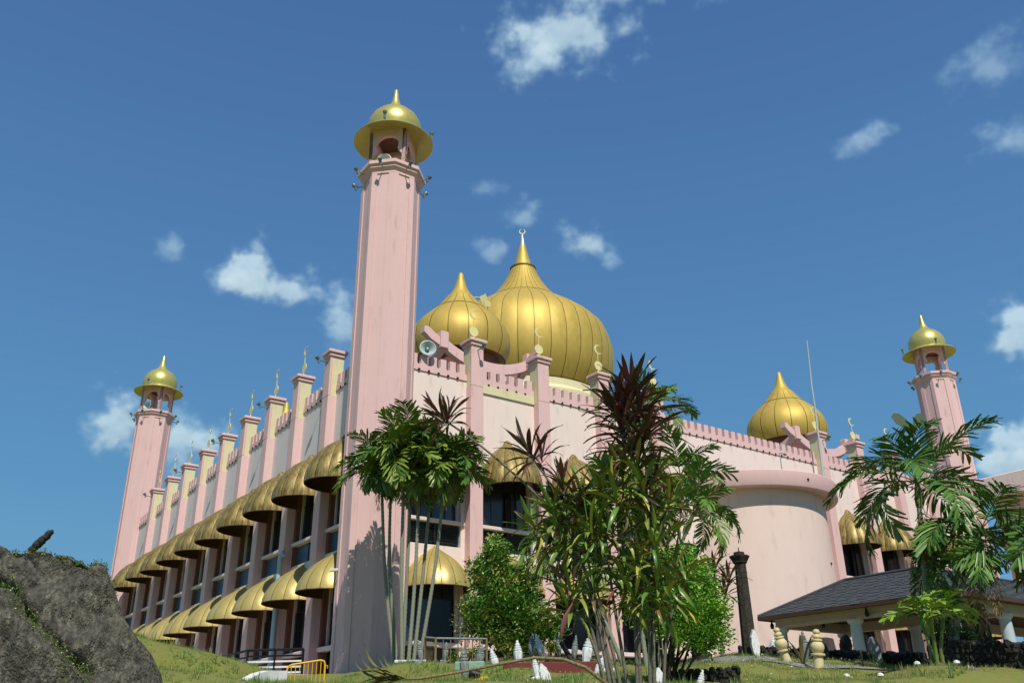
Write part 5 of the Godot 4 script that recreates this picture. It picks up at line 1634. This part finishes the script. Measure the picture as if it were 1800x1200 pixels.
	s.tube([Vector3(6.5, 5.6, 17.95), Vector3(6.55, 6.6, 18.05), Vector3(6.62, 7.33, 18.12)], [0.03, 0.022, 0.014], 6)
	for q in [-1.0, 1.0]:
		var o0 := Vector3(6.62, 7.25, 18.12)
		s.extrude(PackedVector2Array([Vector2(0, 0), Vector2(0.42 * q, 0.34), Vector2(0.52 * q, 0.62), Vector2(0.40 * q, 0.72), Vector2(0.26 * q, 0.70), Vector2(0.1 * q, 0.5)] if q > 0 else [Vector2(0, 0), Vector2(-0.1, 0.5), Vector2(-0.3, 0.72), Vector2(-0.46, 0.74), Vector2(-0.56, 0.6), Vector2(-0.45, 0.32)]), 0.006, Transform3D(Basis(Vector3(0.70, 0, 0.49), Vector3(0.1, 0.8, -0.1), Vector3(-0.55, 0.2 * q, 0.8)), o0))
	part("young_leaf", s.mesh(), mat.young_palm_leaf, o)

	o = thing("young_palm", "young light green palm with arching fronds in front of the dark rubble wall", "palm")
	var young := []
	for k in 3: young.append(frond_mesh(1.1, 12, 0.36, 0.085, [60.0, 85.0, 105.0][k], 90 + k, Color(0.14, 0.30, 0.03), Color(0.28, 0.40, 0.05), 0.0))
	for p in [Vector3(3.76, 1.2, 19.15), Vector3(3.9, 1.2, 19.3), Vector3(3.68, 1.2, 19.3)]:
		var e := trunk(o, [p, p + Vector3(0.02, 0.4, 0), p + (p - Vector3(3.8, 1.2, 19.2)) * 0.8 + Vector3(0.02, 0.85, 0)], 0.05, 0.03, mat.crownshaft, 0.25)
		crown(o, e, Vector3.ZERO, young, 5, 0.7, 80.0, kk * 1.7)
		kk += 1
	# roots
	s = MB.new()
	for k in 16:
		var a := k * 0.41
		s.tube([Vector3(3.8, 1.42, 19.2), Vector3(3.8 + cos(a) * 0.12, 1.3, 19.2 + sin(a) * 0.12), Vector3(3.8 + cos(a) * 0.25, 1.08, 19.2 + sin(a) * 0.25)], [0.02, 0.018, 0.012], 5)
	part("roots", s.mesh(), mat.dead_wood, o, Transform3D(), "stuff")


func strap_leaf(bend: float, wide: float, sd: int) -> MB:
	var s := MB.new()
	var n := 7
	var p := Vector3.ZERO
	var ids := []
	for k in n + 1:
		var u := float(k) / n
		var a := deg_to_rad(bend) * pow(u, 1.6)
		var d := Vector3(0, cos(a), sin(a))
		var nn := Vector3(0, sin(a), -cos(a))
		var w: float = wide * [0.42, 0.5, 0.78, 0.98, 1.0, 0.86, 0.5, 0.02][k] * 0.5
		var wave := sin(u * 9.0 + sd) * wide * 0.12
		ids.append([s.vert(p + Vector3(-w, 0, 0) + nn * (w * 0.5 + wave), (nn + Vector3(-0.45, 0, 0) * -1.0).normalized()), s.vert(p, nn), s.vert(p + Vector3(w, 0, 0) + nn * (w * 0.5 - wave), (nn + Vector3(-0.45, 0, 0)).normalized())])
		p += d / n
	for k in n:
		for h in 2:
			var a: int = ids[k][h]; var b: int = ids[k][h + 1]; var c: int = ids[k + 1][h + 1]; var e: int = ids[k + 1][h]
			s.idx.append_array(PackedInt32Array([a, b, c, a, c, e]))
	return s


func build_cordyline() -> void:
	var root := thing("cordyline", "tall many-stemmed plant with strap leaves, purple-black at the top, olive and yellow lower down", "shrub")
	var bends := [strap_leaf(12, 0.115, 0), strap_leaf(32, 0.11, 1), strap_leaf(60, 0.1, 2), strap_leaf(92, 0.095, 3), strap_leaf(130, 0.09, 4)]
	var wine := [Color(0.07, 0.03, 0.03), Color(0.095, 0.038, 0.036), Color(0.065, 0.042, 0.026), Color(0.18, 0.06, 0.055), Color(0.085, 0.065, 0.028)]
	var olive := [Color(0.13, 0.22, 0.035), Color(0.21, 0.26, 0.045), Color(0.10, 0.21, 0.04), Color(0.18, 0.13, 0.05), Color(0.34, 0.35, 0.06), Color(0.085, 0.165, 0.03)]
	var gold := [Color(0.44, 0.38, 0.06), Color(0.34, 0.33, 0.05)]
	var made := {}
	var single := 0
	var rest := MB.new()
	var mix := func(k: int, kind: int, r: RandomNumberGenerator) -> Color:
		if kind == 0: return wine[k % wine.size()]
		if kind == 1: return wine[k % wine.size()] if r.randf() < 0.28 else olive[k % olive.size()]
		return gold[k % 2] if r.randf() < 0.08 else olive[k % olive.size()]
	# heads: x, y, z, axis lean x y z, length, count, kind (0 dark, 1 mixed, 2 olive), old leaves hanging
	var heads := [
		[-7.62, 3.92, 22.40, 0.0, 1.0, 0.0, 0.62, 26, 0, 78.0], [-7.50, 3.80, 22.55, 0.25, 1.0, 0.2, 0.60, 24, 0, 80.0], [-7.66, 3.62, 22.35, -0.2, 1.0, -0.1, 0.62, 22, 0, 95.0], [-7.60, 3.32, 22.45, 0.05, 1.0, 0.0, 0.6, 22, 0, 100.0], [-7.68, 3.02, 22.35, -0.3, 1.0, -0.2, 0.6, 20, 1, 105.0],
		[-9.53, 3.80, 20.98, -0.75, 0.75, -0.35, 0.50, 24, 0, 92.0], [-9.44, 3.82, 21.05, 0.25, 0.95, 0.1, 0.42, 13, 0, 75.0],
		[-8.58, 3.32, 21.60, -0.5, 0.9, -0.3, 0.56, 24, 0, 92.0], [-8.45, 3.28, 21.72, 0.15, 1.0, 0.0, 0.42, 8, 0, 60.0],
		[-8.26, 2.92, 21.86, -0.2, 1.0, 0.0, 0.46, 18, 0, 85.0],
		[-8.35, 2.52, 21.8, -0.45, 0.9, -0.2, 0.62, 26, 2, 125.0], [-8.3, 2.2, 21.85, -0.6, 0.75, -0.3, 0.62, 26, 2, 130.0], [-8.12, 2.62, 22.0, 0.1, 1.0, 0.0, 0.52, 20, 1, 110.0], [-7.92, 2.75, 22.2, -0.2, 1.0, 0.0, 0.52, 22, 2, 115.0],
		[-7.38, 2.98, 22.62, 0.3, 1.0, 0.2, 0.52, 22, 1, 100.0], [-7.28, 2.60, 22.75, 0.5, 0.9, 0.3, 0.52, 20, 2, 118.0], [-7.5, 2.5, 22.5, 0.1, 1.0, 0.1, 0.5, 20, 2, 120.0], [-7.8, 2.3, 22.25, -0.1, 1.0, 0.1, 0.5, 20, 2, 125.0],
		[-7.95, 1.95, 22.1, -0.4, 0.9, -0.1, 0.46, 20, 2, 130.0], [-7.6, 1.95, 22.45, 0.1, 1.0, 0.0, 0.46, 20, 2, 130.0], [-7.35, 2.1, 22.7, 0.4, 0.9, 0.3, 0.48, 18, 2, 125.0], [-8.02, 1.55, 22.05, -0.5, 0.8, -0.2, 0.4, 16, 2, 125.0], [-7.75, 1.6, 22.3, 0.0, 1.0, 0.2, 0.4, 18, 2, 130.0], [-7.5, 1.5, 22.52, 0.3, 0.9, 0.0, 0.36, 14, 2, 130.0], [-7.2, 1.75, 22.85, 0.5, 0.8, 0.2, 0.38, 12, 1, 110.0],
		[-7.58, 2.78, 22.62, 0.1, 1.0, 0.35, 0.5, 18, 1, 110.0], [-7.75, 3.0, 22.2, -0.15, 1.0, -0.2, 0.5, 16, 1, 105.0], [-8.0, 2.35, 22.25, -0.2, 1.0, 0.3, 0.48, 18, 2, 120.0], [-8.6, 2.35, 21.7, -0.7, 0.7, -0.2, 0.5, 18, 2, 130.0],
		[-7.55, 4.12, 22.48, 0.1, 1.0, 0.05, 0.6, 20, 0, 60.0], [-7.68, 3.85, 22.32, -0.3, 1.0, 0.1, 0.62, 20, 0, 85.0], [-7.45, 3.5, 22.6, 0.35, 1.0, 0.25, 0.6, 20, 0, 95.0], [-7.55, 3.1, 22.5, 0.2, 1.0, 0.2, 0.58, 20, 1, 105.0]]
	# younger shoots filling the middle of the clump
	for k in 24:
		var q := rng.randf_range(-0.78, 0.62)
		var u := rng.randf_range(-0.35, 0.4)
		heads.append([-7.72 + 0.8187 * q + 0.578 * u, rng.randf_range(1.5, 3.0) - absf(q) * 0.35, 22.3 + 0.574 * q - 0.816 * u, q * 0.7 + rng.randf_range(-0.3, 0.3), 1.0, rng.randf_range(-0.3, 0.3), rng.randf_range(0.46, 0.62), 17, 1 if k % 4 == 0 else 2, 128.0])
	var stems := MB.new()
	for h in heads.size():
		var d: Array = heads[h]
		var at := Vector3(d[0], d[1], d[2])
		var axis := Vector3(d[3], d[4], d[5]).normalized()
		var count: int = d[7]
		for i in count:
			var t := (i + 0.5) / count
			var yaw := i * 2.39996 + h
			var side := along(axis, Vector3(cos(yaw), 0.1, sin(yaw)))
			var tilt := deg_to_rad(lerpf(6.0, d[9], pow(t, 0.85)) + rng.randf_range(-7, 7))
			var out := side.z
			var dir := (axis * cos(tilt) + out * sin(tilt)).normalized()
			var bi := clampi(int(t * 4.0 + rng.randf_range(0.0, 1.3)), 0, 4) if d[8] == 2 else clampi(int(t * 2.6 + rng.randf_range(0.0, 0.9)), 0, 3)
			var b := along(dir, (out - Vector3.UP * 0.8)) * Basis(Vector3.UP, rng.randf_range(-0.35, 0.35))
			var l: float = d[6] * rng.randf_range(0.8, 1.12) * (0.75 + 0.3 * sin(PI * t))
			var xf := Transform3D(b.scaled(Vector3(l, l, l)), at - axis * 0.16 * t)
			var ci := (i * 3 + h) % 7
			var col: Color = mix.call(ci, d[8], rng)
			if single < 290 and (h < 10 or (h > 28 and h < 33)):
				var key := "%d %s" % [bi, col]
				if not made.has(key):
					var q := MB.new()
					q.add(bends[bi], Transform3D(), col)
					made[key] = q.mesh()
				part("leaf", made[key], mat.strap_leaf, root, xf)
				single += 1
			else:
				rest.add(bends[bi], xf, col)
	part("leaves", rest.mesh(), mat.strap_leaf, root, Transform3D(), "stuff")
	# stems
	var base := Vector3(-7.72, -0.5, 22.3)
	var lines := [
		[base + Vector3(0.05, 0, 0), Vector3(-7.66, 1.2, 22.36), Vector3(-7.68, 2.6, 22.34), Vector3(-7.62, 3.9, 22.4)],
		[base + Vector3(0.14, 0, 0.1), Vector3(-7.52, 1.0, 22.48), Vector3(-7.45, 2.4, 22.55), Vector3(-7.5, 3.8, 22.55)],
		[base, Vector3(-7.95, 1.2, 22.1), Vector3(-8.15, 2.1, 21.93), Vector3(-8.44, 2.68, 21.7), Vector3(-8.88, 3.22, 21.39), Vector3(-9.25, 3.58, 21.15), Vector3(-9.55, 3.8, 20.97)],
		[base + Vector3(-0.1, 0, -0.05), Vector3(-7.95, 1.1, 22.1), Vector3(-8.1, 1.8, 21.97), Vector3(-8.3, 2.7, 21.83), Vector3(-8.58, 3.3, 21.6)],
		[base + Vector3(-0.12, 0, 0), Vector3(-8.0, 1.0, 22.05), Vector3(-8.15, 1.9, 21.95), Vector3(-8.26, 2.9, 21.86)],
		[base + Vector3(-0.15, 0, 0.1), Vector3(-8.02, 0.9, 22.05), Vector3(-8.25, 1.6, 21.85), Vector3(-8.6, 2.3, 21.7)],
		[base + Vector3(0.1, 0, 0.05), Vector3(-7.6, 1.3, 22.4), Vector3(-7.45, 2.2, 22.55), Vector3(-7.28, 2.6, 22.75)],
		[base + Vector3(0.18, 0, 0.15), Vector3(-7.5, 0.9, 22.52), Vector3(-7.46, 1.9, 22.55), Vector3(-7.38, 2.95, 22.62)],
		[base + Vector3(0.02, 0, 0.1), Vector3(-7.75, 0.8, 22.25), Vector3(-7.85, 1.7, 22.2), Vector3(-7.92, 2.7, 22.2)],
		[base + Vector3(0.2, 0, 0.2), Vector3(-7.4, 0.9, 22.6), Vector3(-7.3, 1.5, 22.75), Vector3(-7.2, 1.75, 22.85)],
		[base + Vector3(-0.05, 0, 0.1), Vector3(-7.85, 0.9, 22.2), Vector3(-8.0, 1.5, 22.08), Vector3(-8.12, 2.6, 22.0)]]
	for l in lines:
		var c := Curve3D.new()
		for k in l.size():
			var t: Vector3 = (l[mini(k + 1, l.size() - 1)] - l[maxi(k - 1, 0)]) * 0.16
			c.add_point(l[k] + Vector3(rng.randf_range(-0.02, 0.02), 0, rng.randf_range(-0.02, 0.02)), -t, t)
		var pts := []; var rad := []
		var total := c.get_baked_length()
		for k in 25:
			pts.append(c.sample_baked(total * k / 24)); rad.append(lerpf(0.027, 0.011, k / 24.0) * (1.0 + 0.07 * sin(k * 4.1)))
		var s := MB.new()
		s.tube(pts, rad, 8)
		part("stem", s.mesh(), mat.strap_stem, root)

	# the fallen, half-dead stem arching across the foreground
	var o := thing("dead_branch", "bare pale branch arching low across the graves, its leafy head drying at the left end", "branch")
	var s := MB.new()
	var arc := [Vector3(-7.95, 0.1, 22.25), Vector3(-8.2, 0.5, 22.5), Vector3(-8.42, 0.70, 22.36), Vector3(-8.61, 0.79, 22.21), Vector3(-8.86, 0.81, 22.02), Vector3(-9.17, 0.75, 21.80), Vector3(-9.59, 0.66, 21.52), Vector3(-9.91, 0.605, 21.33), Vector3(-10.1, 0.60, 21.22)]
	var rr := []
	for k in arc.size(): rr.append(lerpf(0.024, 0.012, float(k) / arc.size()))
	s.tube(arc, rr, 8)
	part("branch", s.mesh(), mat.dead_wood, o)
	var dead := [Color(0.11, 0.055, 0.03), Color(0.16, 0.17, 0.04), Color(0.09, 0.04, 0.03), Color(0.20, 0.19, 0.06)]
	for i in 15:
		var yaw := i * 2.4
		var dir := (Vector3(-0.8, 0.12, -0.5) + Vector3(cos(yaw) * 0.3, sin(yaw) * 0.28, sin(yaw) * 0.2)).normalized()
		var q := MB.new()
		q.add(bends[1 + i % 2], Transform3D(), dead[i % 4])
		var l := rng.randf_range(0.34, 0.55)
		part("leaf", q.mesh(), mat.strap_leaf, o, Transform3D(along(dir, Vector3(0, 0.4 if i % 2 else -1, 0.2)).scaled(Vector3(l, l, l)), Vector3(-10.0 - 0.012 * i, 0.605, 21.28 - 0.008 * i)))

	# reddish cousin behind the bush
	o = thing("cordyline", "small dull red strap-leaved plant behind the bright green bush", "shrub")
	for hd in [Vector3(3.3, 3.95, 13.7), Vector3(3.6, 3.7, 13.9), Vector3(3.1, 3.6, 13.6), Vector3(3.5, 3.35, 13.8)]:
		for i in 15:
			var yaw := i * 2.4
			var tilt := deg_to_rad(lerpf(8, 95, i / 15.0))
			var dir := (Vector3.UP * cos(tilt) + Vector3(cos(yaw), 0, sin(yaw)) * sin(tilt)).normalized()
			var q := [Color(0.12, 0.05, 0.045), Color(0.17, 0.08, 0.06), Color(0.10, 0.09, 0.03)][i % 3] as Color
			var m := MB.new()
			m.add(bends[1 + i % 2], Transform3D(), q)
			part("leaf", m.mesh(), mat.strap_leaf, o, Transform3D(along(dir, Vector3(cos(yaw), -0.8, sin(yaw))).scaled(Vector3(0.7, 0.7, 0.7)), hd))
		var st := MB.new()
		st.tube([Vector3(3.3, 1.8, 13.7), Vector3(3.3, 2.8, 13.7), hd], [0.05, 0.04, 0.03], 6)
		part("stem", st.mesh(), mat.strap_stem, o)
	# strap-leaved plant between the yellow stones
	o = thing("agave", "upright strap-leaved plant with a few dry curling leaves between the yellow stones", "plant", Vector3(3.85, 1.5, 15.74))
	for i in 9:
		var yaw := i * 2.4
		var tilt := deg_to_rad(8 + 4.5 * i)
		var dir := (Vector3.UP * cos(tilt) + Vector3(cos(yaw), 0, sin(yaw)) * sin(tilt)).normalized()
		var m := MB.new()
		m.add(bends[[0, 1, 3][i % 3]], Transform3D(), [Color(0.10, 0.12, 0.05), Color(0.20, 0.15, 0.06)][i % 2])
		part("leaf", m.mesh(), mat.strap_leaf, o, Transform3D(along(dir, Vector3(cos(yaw), -0.5, sin(yaw))).scaled(Vector3(0.75, 0.8, 0.75)), Vector3.ZERO))


func bush(called: String, label: String, at: Vector3, lobes: Array, count: int, size: float, cols: Array, stems: int, base: Vector3) -> void:
	var o := thing(called, label, "bush", at)
	var lf := leaf_diamond()
	var xfs := []; var cc := []
	var total := 0.0
	for l in lobes: total += l[1].x * l[1].y
	for l in lobes:
		var c: Vector3 = l[0]; var r: Vector3 = l[1]
		var n := int(count * r.x * r.y / total)
		# twigs first, then sprays of leaves along each twig
		for k in n / 9:
			var d := Vector3(rng.randfn(), rng.randfn() * 0.9 + 0.15, rng.randfn()).normalized()
			var tip := c + d * r * (rng.randf_range(0.68, 1.08) + (0.22 * rng.randf() if rng.randf() < 0.12 else 0.0)) * (1.0 + 0.16 * sin(d.x * 7.0 + d.y * 5.0) * cos(d.z * 6.0))
			var dir := (d + Vector3(rng.randf_range(-0.5, 0.5), rng.randf_range(-0.5, 0.6), rng.randf_range(-0.5, 0.5))).normalized()
			var tone: Color = cols[int(rng.randf() * cols.size())]
			for j in 9:
				var p := tip - dir * size * (j * 0.55) + Vector3(rng.randf_range(-1, 1), rng.randf_range(-1, 1), rng.randf_range(-1, 1)) * size * 0.4
				var a := j * 2.4
				var side := along(dir, Vector3(cos(a), 0.2, sin(a)))
				var ld := (dir * 0.5 + side.z * 0.9 + Vector3(0, -0.1, 0)).normalized()
				var h := size * rng.randf_range(0.7, 1.25)
				xfs.append(Transform3D(along(ld, Vector3.UP * -1.0 + dir).scaled(Vector3(h, h, h)), p))
				cc.append((Color(0.42, 0.30, 0.10) if rng.randf() < 0.012 else tone) * rng.randf_range(0.75, 1.25))
	multi("foliage", lf, mat.bush_leaf, xfs, cc, o)
	for k in stems:
		var a := k * 2.4
		var l: Array = lobes[k % lobes.size()]
		var e: Vector3 = l[0] + Vector3(cos(a), 0.1, sin(a)) * l[1] * 0.6
		var b := base + Vector3(cos(a), 0, sin(a)) * 0.15
		var s := MB.new()
		s.tube([b, b.lerp(e, 0.4) + Vector3(0, 0.15, 0), e], [0.03, 0.022, 0.008], 6)
		part("stem", s.mesh(), mat.bark, o)


func build_bushes() -> void:
	var fresh := [Color(0.11, 0.32, 0.02), Color(0.16, 0.40, 0.025), Color(0.23, 0.48, 0.04), Color(0.075, 0.24, 0.018), Color(0.30, 0.46, 0.06)]
	bush("round_bush", "dense bright green round bush with many thin stems, right of the dark-leaved plant", Vector3(-2.72, 0, 18.2), [[Vector3(0, 2.75, 0), Vector3(0.78, 0.62, 0.75)], [Vector3(-0.3, 2.2, -0.25), Vector3(0.6, 0.55, 0.6)], [Vector3(0.28, 2.15, 0.3), Vector3(0.56, 0.6, 0.56)], [Vector3(0.0, 2.1, 0.2), Vector3(0.75, 0.6, 0.7)], [Vector3(0.38, 1.65, 0.35), Vector3(0.45, 0.42, 0.45)], [Vector3(0.0, 1.75, 0.3), Vector3(0.6, 0.45, 0.5)], [Vector3(-0.45, 2.65, -0.3), Vector3(0.5, 0.5, 0.5)]], 21000, 0.07, fresh, 16, Vector3(-0.25, 0.7, -0.2))
	var glossy := [Color(0.045, 0.15, 0.02), Color(0.08, 0.24, 0.028), Color(0.13, 0.31, 0.035), Color(0.25, 0.36, 0.05), Color(0.38, 0.36, 0.10)]
	bush("flowering_bush", "tall glossy dark green bush with yellowish young leaves under the windows", Vector3(0.24, 0, 8.24), [[Vector3(0.1, 3.7, 0.1), Vector3(1.0, 0.75, 0.8)], [Vector3(-0.35, 4.4, -0.25), Vector3(0.75, 0.7, 0.7)], [Vector3(-0.2, 5.0, -0.1), Vector3(0.5, 0.6, 0.5)], [Vector3(0.6, 3.1, 0.5), Vector3(0.85, 0.6, 0.75)], [Vector3(-0.55, 3.2, -0.3), Vector3(0.8, 0.8, 0.7)], [Vector3(0.3, 2.5, 0.2), Vector3(0.9, 0.5, 0.6)], [Vector3(0.5, 4.3, 0.4), Vector3(0.6, 0.5, 0.5)], [Vector3(1.0, 2.9, 0.75), Vector3(0.6, 0.5, 0.55)]], 21000, 0.115, glossy, 10, Vector3(0, 1.9, 0))
	bush("topiary_ball", "small yellow-green ball-shaped bush between the grey gravestones", Vector3(-0.72, 0, 11.72), [[Vector3(0, 2.05, 0), Vector3(0.17, 0.17, 0.17)]], 1100, 0.045, [Color(0.30, 0.33, 0.03), Color(0.36, 0.36, 0.05)], 2, Vector3(0, 1.75, 0))
	bush("sapling", "small leafy green sapling growing on the rubble wall beside the broken column", Vector3(7.7, 0, 17.6), [[Vector3(0.1, 2.75, 0.1), Vector3(0.28, 0.3, 0.28)], [Vector3(-0.1, 2.4, -0.1), Vector3(0.25, 0.25, 0.25)], [Vector3(0.2, 2.15, 0.1), Vector3(0.2, 0.2, 0.2)]], 520, 0.11, glossy, 5, Vector3(0, 1.7, 0))
	bush("weedy_shrub", "untidy low green shrub on the rubble wall behind the young palm", Vector3(6.6, 0, 17.9), [[Vector3(0, 2.35, 0), Vector3(0.45, 0.5, 0.45)], [Vector3(0.3, 2.1, 0.3), Vector3(0.4, 0.35, 0.4)]], 1300, 0.085, [Color(0.05, 0.12, 0.02), Color(0.09, 0.15, 0.03)], 5, Vector3(0, 1.6, 0))
	bush("weedy_shrub", "low dark shrub with small leaves inside the pipe fence", Vector3(-1.4, 0, 8.6), [[Vector3(0, 2.0, 0), Vector3(0.5, 0.25, 0.3)], [Vector3(0.4, 2.15, 0.1), Vector3(0.4, 0.3, 0.3)]], 900, 0.07, glossy, 4, Vector3(0, 1.7, 0))


func _ready() -> void:
	rng.seed = 4242
	set_view()
	make_materials()
	lay_land()
	build_land()
	build_mosque()
	build_minarets()
	build_wing()
	build_pavilion()
	build_boulder()
	build_graves()
	build_near_things()
	build_palms()
	build_cordyline()
	build_bushes()
